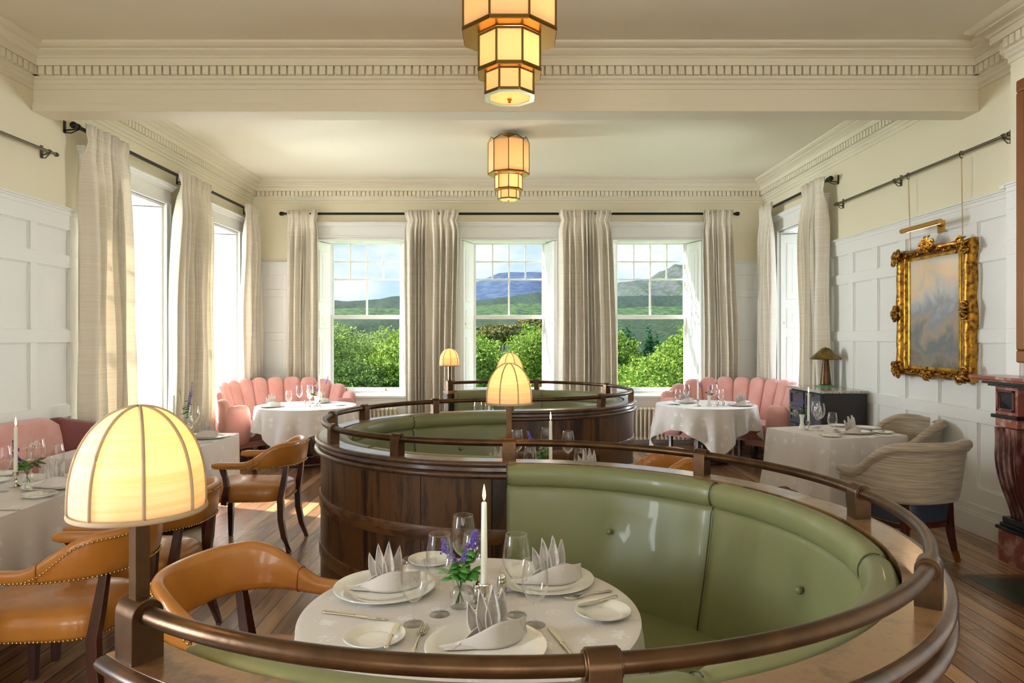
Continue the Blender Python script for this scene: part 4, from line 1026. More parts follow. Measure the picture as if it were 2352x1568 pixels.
def pedestal_table(name, loc, rz, label, cat, shape, size, base='round'):
    root = empty(name, loc, rz); tag(root, label, cat)
    if shape == 'round': obj('tabletop', MB().lathe([(size - .03, TZ - .035), (size - .005, TZ - .03), (size - .005, TZ - .008), (size - .01, TZ - .004)], 48), 'mahogany', root, smooth=AUTO)
    else: obj('tabletop', MB().bx(-size[0] + .006, size[0] - .006, -size[1] + .006, size[1] - .006, TZ - .035, TZ - .004), 'mahogany', root, bevel=.004)
    feet = [(0, 0)] if shape == 'round' or size[1] < .6 else [(0, -size[1] * .55), (0, size[1] * .55)]
    for fx, fy in feet:
        obj('pedestal', MB().lathe([(.05, .715), (.045, .66), (.035, .62), (.05, .58), (.058, .52), (.045, .42), (.05, .36), (.075, .28), (.085, .20), (.07, .14), (.06, .12), (.10, .10), (.11, .06)], 20, (fx, fy, 0)), 'mahogany', root, smooth=AUTO)
        obj('base', MB().lathe([(.30, .0), (.315, .015), (.31, .035), (.28, .045), (.22, .06), (.12, .075), (.08, .10)], 36, (fx, fy, 0)), 'mahogany', root, smooth=AUTO)
    return root
GTC = 'pale damask tablecloths'
def cloth(loc, rz, rt, re, label, **k):
    o = obj('tablecloth', cloth_mesh(rt, re, .012, **k), 'cloth', smooth=1.0); o.location = (loc[0], loc[1], TZ - .004); o.rotation_euler.z = rz; return tag(o, label, 'tablecloth', GTC)
TT = TZ + .008        # the dressed table surface
# nearest booth table
T0 = (-.133, 2.294)
pedestal_table('round_table', (T0[0], T0[1], 0), 0, 'round pedestal table inside the nearest booth, hidden under its cloth', 'table', 'round', .55)
cloth(T0, .3, lambda a: .55, lambda a: rect_r(.78, .78)(a) if rect_r(.78, .78)(a) < 1 else 1.0, 'pale damask cloth on the round table inside the nearest booth', seed=4, folds=14, flare=.05)
T1 = (.26, 4.62)
pedestal_table('round_table', (T1[0], T1[1], 0), 0, 'round pedestal table inside the middle booth', 'table', 'round', .50)
cloth(T1, .3, lambda a: .50, lambda a: min(rect_r(.72, .72)(a), .95), 'pale damask cloth on the table inside the middle booth', seed=5, folds=14, flare=.05)
T2 = (-.25, 6.85)
pedestal_table('round_table', (T2[0], T2[1], 0), 0, 'round pedestal table inside the farthest booth', 'table', 'round', .50)
cloth(T2, .3, lambda a: .50, lambda a: min(rect_r(.72, .72)(a), .95), 'pale damask cloth on the table inside the farthest booth', seed=6, folds=14, flare=.05)
# round corner tables
TL, TR_ = (-2.69, 9.15), (2.60, 9.3)
pedestal_table('round_table', (TL[0], TL[1], 0), 0, 'round table on a turned mahogany pedestal in the left far corner', 'table', 'round', .64)
cloth(TL, .62, lambda a: .64, lambda a: min(rect_r(.93, .93)(a), 1.24), 'pale damask cloth with long pointed corners on the left corner table', seed=11, folds=17)
pedestal_table('round_table', (TR_[0], TR_[1], 0), 0, 'round table on a dark pedestal in the right far corner', 'table', 'round', .65)
cloth(TR_, 0.72, lambda a: .65, lambda a: min(rect_r(.94, .94)(a), 1.25), 'pale damask cloth with long pointed corners on the right corner table', seed=15, folds=17)
# rectangular tables along the left wall
TA, TB = (-3.02, 3.66), (-3.02, 5.84)
pedestal_table('dining_table', (TA[0], TA[1], 0), 0, 'long dining table by the banquette, at the left picture edge', 'table', 'rect', (.46, .94))
cloth(TA, 0, rect_r(.46, .94), rect_r(.78, 1.26), 'pale damask cloth on the long table at the left picture edge', seed=21, folds=12, amp=.6, flare=.12, n=480)
pedestal_table('dining_table', (TB[0], TB[1], 0), 0, 'dining table behind the nearest lamp beside the sunlit chair', 'table', 'rect', (.47, .69))
cloth(TB, 0, rect_r(.47, .69), rect_r(.80, 1.02), 'pale damask cloth on the table behind the nearest lamp', seed=22, folds=12, amp=.6, flare=.12, n=480)
TS = (3.09, 6.66); SA = .32
pedestal_table('dining_table', (TS[0], TS[1], 0), SA, 'square dining table near the right wall and the sideboard', 'table', 'rect', (.44, .42))
cloth(TS, SA, rect_r(.44, .42), rect_r(.95, .93), 'pale damask cloth falling nearly to the floor on the square right table', seed=31, folds=12, amp=.8, flare=.24, n=480)

# ================================================================== SIDEBOARD AND ITS LAMP
def sideboard():
    x0, x1, y0, y1, H = 3.40, XR - .045, 7.62, 8.50, 1.07; root = empty('sideboard', (x0, y0, 0)); tag(root, 'dark slate sideboard with drawers and speckled stone top against the right wall', 'sideboard')
    W, D = y1 - y0, x1 - x0
    obj('carcass', MB().bx(.02, D, 0, W, .08, H - .03), 'darkside', root, bevel=.002)
    obj('base', MB().bx(.05, D, .03, W - .03, 0, .08), 'black', root)
    obj('top', MB().bx(-.03, D, -.03, W + .03, H - .03, H), 'stone', root, bevel=.004)
    nrow = [(.84, 1.02), (.64, .83), (.10, .63)]
    for c in range(2):
        a, b = .02 + c * W / 2, W / 2 - .0 + c * W / 2 - .02
        for r, (z0, z1) in enumerate(nrow):
            m = MB().bx(0, .02, a, b, z0, z1); f = .045 if r < 2 else .06
            d = obj('drawer' if r < 2 else 'door', m, 'slate', root, bevel=.002)
            fr = MB().bx(-.012, .0, a, a + f, z0, z1).bx(-.012, .0, b - f, b, z0, z1).bx(-.012, .0, a + f, b - f, z0, z0 + f * .8).bx(-.012, .0, a + f, b - f, z1 - f * .8, z1); obj('front_frame', fr, 'slate', d, bevel=.001)
            k = MB().tube([(-.012, (a + b) / 2 - .03, z1 - .02), (-.03, (a + b) / 2 - .03, z1 - .02)], .004, 8); k.tube([(-.012, (a + b) / 2 + .03, z1 - .02), (-.03, (a + b) / 2 + .03, z1 - .02)], .004, 8); k.tube([(-.03, (a + b) / 2 - .045, z1 - .02), (-.03, (a + b) / 2 + .045, z1 - .02)], .0075, 10); obj('handle', k, 'old_brass', d, smooth=AUTO)
    # lamp
    l = empty('table_lamp', (3.73, 8.26, H)); tag(l, 'brass mushroom table lamp with conical shade on the sideboard', 'lamp')
    obj('glass_foot', MB().lathe([(.105, 0), (.105, .016)], 32), 'green_glass', l, smooth=AUTO)
    obj('foot', MB().lathe([(.065, .016), (.068, .024), (.06, .03)], 32), 'brass', l, smooth=AUTO)
    obj('stem', MB().lathe([(.062, .03), (.032, .33), (.01, .335)], 32), 'bronze', l, smooth=AUTO)
    obj('lamp_shade', MB().lathe([(.175, .325), (.172, .322), (.10, .385), (.035, .445), (.004, .455), (.0035, .462), (.04, .455), (.105, .395), (.180, .328)], 40, cap0=False, cap1=False), mat('patinated_brass', (142, 116, 58), .35, .85, var=((96, 74, 36), 12)), l, smooth=AUTO)
    obj('finial', MB().lathe([(.006, .46), (.008, .468), (.001, .474)], 12), 'brass', l)
sideboard()

# ================================================================== PICTURE, PICTURE LIGHT, CHAINS
def picture():
    Y0, Y1, Z0, Z1, X = 5.83, 7.02, 1.25, 2.52, XR - .024; cy, cz = (Y0 + Y1) / 2 - .02, 1.885; root = empty('gilt_framed_painting', (X, cy, cz)); tag(root, 'large gilt rococo framed painting hanging from chains on the right wall', 'painting')
    hw, hh, iw, ih = .555, .60, .385, .515
    # local: y along the wall, z up, x negative into the room
    prof = [(0.0, 0.0), (0.0, -.05), (.02, -.075), (.05, -.085), (.085, -.07), (.10, -.055), (.12, -.06), (.135, -.050), (.15, -.032), (.17, -.028), (.17, -.012), (.17, 0)]   # inset from outer edge, depth
    rnd = random.Random(4)
    per = []
    N = 44
    for a, b in (((-1, -1), (1, -1)), ((1, -1), (1, 1)), ((1, 1), (-1, 1)), ((-1, 1), (-1, -1))):
        for i in range(N): t = i / N; per.append((a[0] + (b[0] - a[0]) * t, a[1] + (b[1] - a[1]) * t))
    rs = []
    for k, (u, v) in enumerate(per):
        ring = []; t = k / N; wob = .010 * math.sin(t * 2 * PI * 3) + .012 * math.cos(t * 2 * PI * 1)
        for q, (ins, dep) in enumerate(prof):
            f = ins / .17; yy = u * (hw + (iw - hw) * f); zz = v * (hh + (ih - hh) * f)
            w_ = (1 - f) * wob; n_ = max(abs(u), abs(v)); yy += (math.copysign(w_, u) if abs(u) >= abs(v) else 0); zz += (math.copysign(w_, v) if abs(v) >= abs(u) else 0)
            ring.append((dep, yy, zz))
        rs.append(ring)
    m = MB(); n = len(prof); vs = [p for r in rs for p in r]; K = len(rs); m.add(vs, [(i * n + j, i * n + j + 1, ((i + 1) % K) * n + j + 1, ((i + 1) % K) * n + j) for i in range(K) for j in range(n - 1)])
    obj('frame', m, 'gold', root, smooth=.9)
    ln = MB()
    for y0_, y1_, z0_, z1_ in ((-iw, iw, ih - .012, ih + .02), (-iw, iw, -ih - .02, -ih + .012), (-iw - .02, -iw + .012, -ih - .02, ih + .02), (iw - .012, iw + .02, -ih - .02, ih + .02)): ln.bx(-.045, -.02, y0_, y1_, z0_, z1_)
    obj('slip', ln, 'gold_bright', root, bevel=.006)
    def scroll(mb, c, s, r0, turns, rad, flip=1, ry=0.0):
        pts = []; 
        for i in range(22):
            t = i / 21; a = ry + flip * t * turns * 2 * PI; r = r0 * (1 - .85 * t); pts.append((c[0] - .012 * math.sin(PI * t), c[1] + r * math.cos(a), c[2] + r * math.sin(a)))
        mb.tube(pts, [rad * (.55 + .9 * math.sin(PI * (i / 21) ** .7)) for i in range(22)], 8); mb.sphere(pts[-1], rad * 1.5, 8, 6)
    def leafy(mb, c, ang, L, wd):
        rs_ = []
        for i in range(9):
            t = i / 8; w_ = wd * math.sin(PI * min(t * .85 + .12, 1)) * (1 + .25 * math.sin(t * 22)); d = Vector((0, math.cos(ang), math.sin(ang))); nrm = Vector((0, -math.sin(ang), math.cos(ang))); p = Vector(c) + d * (L * t) + Vector((-.035 * math.sin(PI * t) - .01 * t, 0, 0))
            rs_.append([p + nrm * w_ * math.cos(q * PI / 4) + Vector((-.010 * math.sin(q * PI / 4) - .004, 0, 0)) for q in range(8)])
        mb.rings(rs_)
    def ornament(c, s, base_ang, big=1.0):
        mb = MB()
        for q in range(6): leafy(mb, c, base_ang + (q - 2.5) * .62, .10 * big * (1 - .12 * abs(q - 2.5)), .020 * big)
        for f_ in (-1, 1): scroll(mb, (c[0] - .02, c[1] + .055 * big * math.cos(base_ang + f_ * 1.3), c[2] + .055 * big * math.sin(base_ang + f_ * 1.3)), 1, .045 * big, 1.25, .0095, f_, base_ang)
        for q in range(14): a = rnd.random() * 6.28; r = rnd.random() * .07 * big; mb.sphere((c[0] - .02 - rnd.random() * .02, c[1] + r * math.cos(a), c[2] + r * math.sin(a)), rnd.uniform(.008, .016) * big, 8, 5)
        return mb
    for u in (-1, 1):
        for v in (-1, 1): o = obj('corner_ornament', ornament((-.075, u * (hw - .06), v * (hh - .06)), 1, math.atan2(v, u), .98), 'gold', root, smooth=1.0)
    for c, a in (((-.075, 0, hh - .0), PI / 2), ((-.075, 0, -hh + .04), -PI / 2), ((-.075, -hw + .04, 0), PI), ((-.075, hw - .04, 0), 0)): obj('centre_ornament', ornament(c, 1, a, 1.15 if c[2] > .3 else .8), 'gold', root, smooth=1.0)
    for u in (-1, 1):
        bd = MB()
        for i in range(34): bd.sphere((-.07, u * (hw - .045 + .012 * math.sin(i * .8)), -hh + .12 + i * (2 * hh - .24) / 33), .009 + .005 * (i % 3 == 0), 7, 4)
        obj('leaf_moulding', bd, 'gold', root, smooth=True)
    for v in (-1, 1):
        bd = MB()
        for i in range(26): bd.sphere((-.07, -hw + .14 + i * (2 * hw - .28) / 25, v * (hh - .045 + .012 * math.sin(i * .9))), .009 + .005 * (i % 3 == 0), 7, 4)
        obj('leaf_moulding', bd, 'gold', root, smooth=True)
    # canvas
    cm = bpy.data.materials.new('oil_painting'); t, p = nodes(cm); L = t.links.new; tc = t.nodes.new('ShaderNodeTexCoord'); sp = t.nodes.new('ShaderNodeSeparateXYZ'); L(tc.outputs['Object'], sp.inputs[0])
    n1 = t.nodes.new('ShaderNodeTexNoise'); n1.inputs['Scale'].default_value = 4.2; n1.inputs['Detail'].default_value = 9; n1.inputs['Distortion'].default_value = 0.5; L(tc.outputs['Object'], n1.inputs[0])
    mr = t.nodes.new('ShaderNodeMapRange'); mr.inputs[1].default_value = -.55; mr.inputs[2].default_value = .55; L(sp.outputs[2], mr.inputs[0])
    ad = t.nodes.new('ShaderNodeMath'); ad.operation = 'MULTIPLY_ADD'; ad.inputs[1].default_value = .75; L(n1.outputs[0], ad.inputs[0]); sb = t.nodes.new('ShaderNodeMath'); sb.operation = 'SUBTRACT'; sb.inputs[1].default_value = .375; L(mr.outputs[0], sb.inputs[0]); L(sb.outputs[0], ad.inputs[2])
    r = t.nodes.new('ShaderNodeValToRGB'); els = [(.0, (96, 92, 88)), (.14, (142, 132, 120)), (.26, (110, 118, 124)), (.40, (166, 152, 132)), (.5, (140, 148, 160)), (.64, (186, 190, 190)), (.8, (222, 198, 160)), (1, (206, 204, 192))]
    r.color_ramp.elements[0].position, r.color_ramp.elements[0].color = els[0][0], lin(els[0][1]); r.color_ramp.elements[1].position, r.color_ramp.elements[1].color = els[-1][0], lin(els[-1][1])
    for ps, c in els[1:-1]: e = r.color_ramp.elements.new(ps); e.color = lin(c)
    L(ad.outputs[0], r.inputs[0]); L(r.outputs[0], p.inputs['Base Color']); p.inputs['Roughness'].default_value = .35
    obj('canvas', MB().bx(-.030, -.004, -iw - .005, iw + .005, -ih - .005, ih + .005), cm, root)
    # chains
    for yy, nm in ((6.72, 'far'), (5.93, 'near')):
        a = Vector((XR - .07, yy + (.12 if nm == 'far' else 0.0) * 0, 3.222)); yb = cy + (.36 if nm == 'far' else -.42); b = Vector((XR - .06, yb, cz + hh + .0)); a.y = yb + (.02 if nm == 'far' else .0)
        rt = empty('picture_chain', a); tag(rt, 'thin brass chain holding the %s side of the gilt painting' % ('farther' if nm == 'far' else 'nearer'), 'chain', 'picture chains')
        hk = MB().tube([(.0 + .018 * math.cos(q), 0, .014 + .018 * math.sin(q)) for q in [PI * k / 8 for k in range(-3, 9)]] + [(-.018, 0, 0), (-.010, 0, -.025), (.004, 0, -.03), (.01, 0, -.02)], .0035, 6); obj('hook', hk, 'black', rt, smooth=True)
        cm_ = MB(); Lc = (b - a); nlk = int(Lc.length / .017); dd = Lc.normalized()
        for i in range(nlk):
            c = Lc * ((i + .5) / nlk) + Vector((0, 0, -.02)); q = i % 2
            pts = [c + Vector(((.0055 * math.cos(f) if q else 0), (0 if q else .0055 * math.cos(f)), .0115 * math.sin(f))) for f in [2 * PI * k / 8 for k in range(9)]]; cm_.tube(pts, .0016, 4)
        obj('links', cm_, 'brass', rt)
    # picture light
    l = empty('picture_light', (XR - .024, 6.33, 2.66)); tag(l, 'brass tube picture light above the gilt painting', 'picture light')
    obj('shade', MB().tube([(-.20, -.30, 0), (-.20, .30, 0)], .022, 20), 'brass', l, smooth=AUTO); obj('bracket_plate', MB().bx(-.014, .0, -.05, .05, -.055, .055), 'brass', l, bevel=.003)
    obj('arm', MB().tube([(-.01, 0, .0), (-.08, 0, .03), (-.15, 0, .02), (-.19, 0, .0)], .007, 10), 'brass', l, smooth=True)
    light('AREA', 'picture_lamp', (XR - .20, 6.33, 2.635), 1.6, (1.0, .62, .34), (0, .55, 0), shape='RECTANGLE', size=.03, size_y=.5)
picture()

# ================================================================== FIREPLACE
def fireplace():
    root = empty('fireplace', (CBX, 4.25, 0)); tag(root, 'red marble fireplace surround with fluted scroll jamb at the right picture edge', 'fireplace')
    ya, yb = -.93, .93
    obj('mantel_shelf', MB().rings([[(x, y, z) for x, y in ((0, ya - .12), (0, yb + .12), (-.30, yb + .12), (-.30, ya - .12))] for z in (1.335, 1.345)] + [[(x, y, z) for x, y in ((0, ya - .13), (0, yb + .13), (-.315, yb + .13), (-.315, ya - .13))] for z in (1.35, 1.372)]), 'pink_marble', root, bevel=.004)
    obj('mantel_moulding', MB().bx(-.26, 0, ya - .06, yb + .06, 1.312, 1.335).bx(-.235, 0, ya - .035, yb + .035, 1.295, 1.312), 'black_marble', root, bevel=.004)
    obj('frieze', MB().bx(-.10, 0, ya + .2, yb - .2, 1.06, 1.295), 'red_marble', root, bevel=.003)
    for s_ in (-1, 1):
        y0, y1 = (yb - .225, yb) if s_ > 0 else (ya, ya + .225); c = (y0 + y1) / 2
        j = obj('jamb_block', MB().bx(-.20, 0, y0, y1, 1.09, 1.295), 'pink_marble', root, bevel=.004)
        obj('diamond_boss', MB().rings([[(-.202, c - .062, 1.135), (-.202, c + .062, 1.135), (-.202, c + .062, 1.255), (-.202, c - .062, 1.255)], [(-.225, c - .005, 1.19), (-.225, c + .005, 1.19), (-.225, c + .005, 1.20), (-.225, c - .005, 1.20)]]), 'black_marble', j)
        fr = MB()
        for a, b, z0, z1 in ((c - .09, c + .09, 1.255, 1.272), (c - .09, c + .09, 1.115, 1.132), (c - .09, c - .073, 1.115, 1.272), (c + .073, c + .09, 1.115, 1.272)): fr.bx(-.212, -.2, a, b, z0, z1)
        obj('boss_frame', fr, 'red_marble', j, bevel=.002)
        obj('neck_moulding', MB().bx(-.225, 0, y0 - .018, y1 + .018, 1.062, 1.09), 'black_marble', root, bevel=.006)
        obj('neck_block', MB().bx(-.20, 0, y0, y1, 1.0, 1.062), 'pink_marble', root, bevel=.003)
        # fluted scroll: front surface follows an S
        def fx(t): return -.205 + .02 * math.sin(t * PI * .9) * -1 + .115 * sm((t - .25) / .75) + .012 * math.sin(t * 2 * PI)
        rs = []
        for i in range(25):
            t = i / 24; z = .995 - t * (.995 - .33); x = fx(t); wdt = (y1 - y0) / 2 * (1 - .16 * sm((t - .2) / .8)); ring = [(0, c - wdt, z)]
            K = 40
            for k in range(K + 1):
                u = k / K; fl = .018 * max(0, math.sin(u * PI * 4 * 2 - .0)) ** .6 if .06 < u < .94 and .03 < t < .97 else 0; ring.append((x + fl, c - wdt + 2 * wdt * u, z))
            ring.append((0, c + wdt, z)); rs.append(ring)
        obj('fluted_scroll', MB().rings(rs), 'red_marble', root, smooth=.6)
        obj('plinth', MB().bx(-.165, 0, y0 - .02, y1 + .02, .0, .235), 'pink_marble', root, bevel=.004)
        obj('plinth_moulding', MB().bx(-.18, 0, y0 - .035, y1 + .035, .235, .262).bx(-.16, 0, y0 - .015, y1 + .015, .262, .285).bx(-.15, 0, y0, y1, .285, .33), 'black_marble', root, bevel=.006)
    obj('inner_slips', MB().bx(-.06, 0, ya + .225, ya + .38, 0, 1.06).bx(-.06, 0, yb - .38, yb - .225, 0, 1.06).bx(-.06, 0, ya + .38, yb - .38, .92, 1.06), 'black_marble', root)
    obj('firebox', MB().bx(-.052, 0, ya + .38, yb - .38, 0, .92), 'soot', root)
fireplace()
o = obj('hearth', MB().bx(3.14, CBX - .01, 3.68, 4.78, 0, .006), 'hearth'); tag(o, 'dark green tiled hearth set in the floor before the fireplace', 'hearth')
o = obj('hearth_border', MB().bx(3.06, 3.14, 3.60, 4.86, 0, .004).bx(3.14, CBX - .2, 4.78, 4.86, 0, .004).bx(3.14, CBX - .2, 3.60, 3.68, 0, .004), 'oak_band'); struct(o); o.name = 'trim_7'
mm = empty('overmantel_mirror', (CBX - .058, 4.17, 2.5)); tag(mm, 'overmantel mirror in a dark gilt wooden frame, cut off at the right edge', 'mirror')
f = MB()
for a, b, z0, z1 in ((-.98, .93, .94, 1.03), (-.98, .93, -1.03, -.94), (-.98, -.89, -.94, .94), (.84, .93, -.94, .94)): f.bx(-.05, 0, a, b, z0, z1)
obj('frame', f, 'picture_wood', mm, bevel=.012); obj('mirror_glass', MB().bx(-.02, -.001, -.9, .85, -.95, .95), 'mirror', mm)

# ================================================================== TABLEWARE
def wine_glass(h=.265, bowl=.046, stem=.115, kind='wine_glass'):
    """bowl on a thin stem, real wall thickness"""
    root = empty(kind); b0 = stem; H = h - stem
    outer = [(.004, b0), (.016, b0 + .006), (bowl * .72, b0 + H * .16), (bowl * .96, b0 + H * .34), (bowl, b0 + H * .48), (bowl * .96, b0 + H * .68), (bowl * .86, b0 + H * .88), (bowl * .80, b0 + H)]
    def dens(P):
        out = []
        for i in range(len(P) - 1):
            p0 = P[max(i - 1, 0)]; p1 = P[i]; p2 = P[i + 1]; p3 = P[min(i + 2, len(P) - 1)]
            for k in range(3):
                t = k / 3; out.append(tuple(.5 * ((2 * p1[a]) + (-p0[a] + p2[a]) * t + (2 * p0[a] - 5 * p1[a] + 4 * p2[a] - p3[a]) * t * t + (-p0[a] + 3 * p1[a] - 3 * p2[a] + p3[a]) * t ** 3) for a in (0, 1)))
        return out + [P[-1]]
    o = dens(outer); inner = [(max(r - .0011, .001), z + .0012) for r, z in o][1:]
    obj('bowl', MB().lathe(o + [(o[-1][0] - .0005, o[-1][1] + .0006)] + inner[::-1], 32, cap0=False, cap1=True), 'glass', root, smooth=True)
    st = [(.0325, 0), (.034, .0012), (.033, .0024), (.012, .006), (.0055, .014), (.0038, .03), (.0036, stem * .6), (.0042, stem * .9), (.009, b0 + .001), (.0155, b0 + .006)]
    obj('stem', MB().lathe(st, 24), 'glass', root, smooth=AUTO)
    return root
G_TALL = wine_glass(.262, .0445, .115); G_GOB = wine_glass(.205, .0425, .070, 'water_goblet')
def plate(r, name):
    root = obj(name, MB().lathe([(r * .52, 0), (r * .60, .002), (r * .66, .006), (r * .98, .0155), (r, .0175), (r * .995, .0195), (r * .97, .0195), (r * .68, .0095), (r * .62, .0055), (r * .5, .0045), (.001, .0045)], 56, cap1=False), 'porcelain', smooth=AUTO)
    return root
P_BIG = plate(.17, 'dinner_plate'); P_SM = plate(.092, 'side_plate')
def knife(L, name, broad=1.0):
    root = empty(name); z = .004
    obj('handle', MB().rings([[(x, w_ * math.cos(q * PI / 5), z + t_ * math.sin(q * PI / 5)) for q in range(10)] for x, w_, t_ in ((-L / 2, .003, .003), (-L / 2 + .004, .0085, .0042), (-L / 2 + .012, .0095, .0046), (-L / 2 + .03, .0075, .004), (-.02, .0062, .0038), (-.005, .0078, .0042), (0, .006, .0036))]), 'cutlery', root, smooth=1.2)
    b = [(0, -.005), (.01, -.0075 * broad), (L * .2, -.0095 * broad), (L * .38, -.0105 * broad), (L * .46, -.008 * broad), (L * .5, 0), (L * .47, .0055 * broad), (L * .3, .0065 * broad), (.01, .005), (0, .004)]
    obj('blade', MB().prism(b, z - .0008, z + .0008), 'cutlery', root); return root
def fork(L=.19):
    root = empty('fork'); z = .004
    obj('handle', MB().rings([[(x, w_ * math.cos(q * PI / 5), z + zz + t_ * math.sin(q * PI / 5)) for q in range(10)] for x, w_, t_, zz in ((-L / 2, .004, .0015, 0), (-L / 2 + .006, .0095, .002, 0), (-L / 2 + .03, .0065, .0018, .001), (-.02, .0032, .002, .004), (.015, .003, .0018, .005), (.025, .008, .0014, .003), (.035, .0125, .0012, .001), (.045, .013, .0011, 0))]), 'cutlery', root, smooth=1.2)
    for k in range(4):
        y = -.0105 + k * .007; obj('tine', MB().tube([(.044, y, z), (.065, y, z - .001), (.085, y * .95, z + .002), (L / 2, y * .9, z + .006)], [.002, .0018, .0015, .0008], 6), 'cutlery', root, smooth=True)
    return root
K_TAB = knife(.235, 'table_knife'); K_BUT = knife(.165, 'butter_knife', 1.1); FK = fork()
def napkin():
    """folded fan of three points standing in a wrapped cuff"""
    root = empty('folded_napkin')
    def cuff(s, t):
        a = (-1.05 + 2.1 * s) * PI * .5; x = -.145 + .27 * s ** .82; r = .052 * math.sin(PI * min(1, s * .82 + .06)) ** .8; base = r * math.cos(a * .9); y = -.040 * math.sin(PI * (s * .9 + .05)) ** 1.2 + .0; lean = .018 * t
        h = (.006 + .062 * sm(s / .60) - .016 * sm((s - .6) / .4)) * t
        return (x, y + lean + .012 * math.cos(5 * s), .001 + h)
    obj('cuff', MB().grid(cuff, 26, 8), 'napkin', root, smooth=True, solid=.0035, off=0)
    obj('cuff', MB().grid(lambda s, t: (-.12 + .235 * s, .036 * math.sin(PI * s) ** 1.2 - .014 * t, .001 + (.006 + .054 * sm(s / .62) - .014 * sm((s - .62) / .38)) * t), 22, 8), 'napkin', root, smooth=True, solid=.0035, off=0)
    obj('fold', MB().grid(lambda s, t: (-.135 + .255 * s, (-.036 + .07 * t) * math.sin(PI * (s * .92 + .03)), .004 + .010 * math.sin(PI * t) * math.sin(PI * s)), 20, 8), 'napkin', root, smooth=True, solid=.003, off=0)
    for k, (x, ang, H, dy) in enumerate(((-.018, -.55, .120, .012), (-.004, -.22, .150, .0), (.012, .02, .158, -.008), (.030, .26, .140, .006))):
        def pt(s, t, x=x, ang=ang, H=H, dy=dy):
            w_ = .024 * (1 - max(0, (t - .45) / .55) ** 1.3) * (.55 + .45 * min(t / .3, 1)); q = 2 * s - 1; z = H * t; u = q * w_
            return (x + u * math.cos(.5) + z * math.sin(ang) * .62, dy + .016 * (1 - q * q) - u * .25 + .006 * t, .006 + z * math.cos(ang * .6))
        obj('point', MB().grid(pt, 8, 14), 'napkin', root, smooth=True, solid=.003, off=0)
    return root
NAP = napkin()
def candlestick(m='silver'):
    root = empty('candlestick'); obj('stick', MB().lathe([(.040, 0), (.041, .004), (.034, .008), (.018, .014), (.009, .024), (.007, .036), (.012, .042), (.007, .049), (.009, .058), (.016, .064), (.0155, .088), (.022, .091), (.021, .094), (.012, .094)], 28), m, root, smooth=AUTO); return root
def candle():
    root = empty('taper_candle'); obj('wax', MB().lathe([(.0115, 0), (.0112, .06), (.0092, .25), (.0088, .268), (.006, .272), (.001, .271)], 20), 'wax', root, smooth=AUTO)
    obj('wick', MB().tube([(0, 0, .27), (.0005, 0, .280)], .0009, 5), 'black', root)
    obj('flame', MB().lathe([(.0008, .276), (.0042, .283), (.0058, .292), (.0050, .304), (.0026, .318), (.0004, .330)], 14), 'flame', root, smooth=True); return root
CS = candlestick(); CD = candle()
def shaker():
    root = empty('pepper_shaker'); obj('body', MB().lathe([(.017, 0), (.018, .004), (.013, .009), (.0175, .02), (.0185, .042), (.016, .05)], 20), 'silver', root, smooth=AUTO)
    obj('cap', MB().lathe([(.0165, .05), (.0172, .054), (.015, .064), (.009, .073), (.004, .076), (.005, .080), (.002, .084), (.0005, .085)], 20), 'silver', root, smooth=AUTO); return root
SH = shaker()
def bottle_vase():
    root = empty('glass_vase'); o = [(.030, 0), (.034, .004), (.0345, .055), (.030, .066), (.024, .072), (.0235, .082), (.027, .088), (.0262, .092)]
    obj('body', MB().lathe(o + [(r - .002, max(z, .004)) for r, z in o[::-1]], 28, cap1=True), 'glass', root, smooth=AUTO); return root
def bud_vase():
    return obj('bud_vase', MB().lathe([(.034, 0), (.036, .004), (.033, .012), (.022, .035), (.0165, .065), (.018, .10), (.027, .135), (.028, .139), (.025, .139), (.016, .10), (.001, .02)], 28, cap1=False), 'water_white', smooth=AUTO)
V_BOT, V_BUD = bottle_vase(), bud_vase()
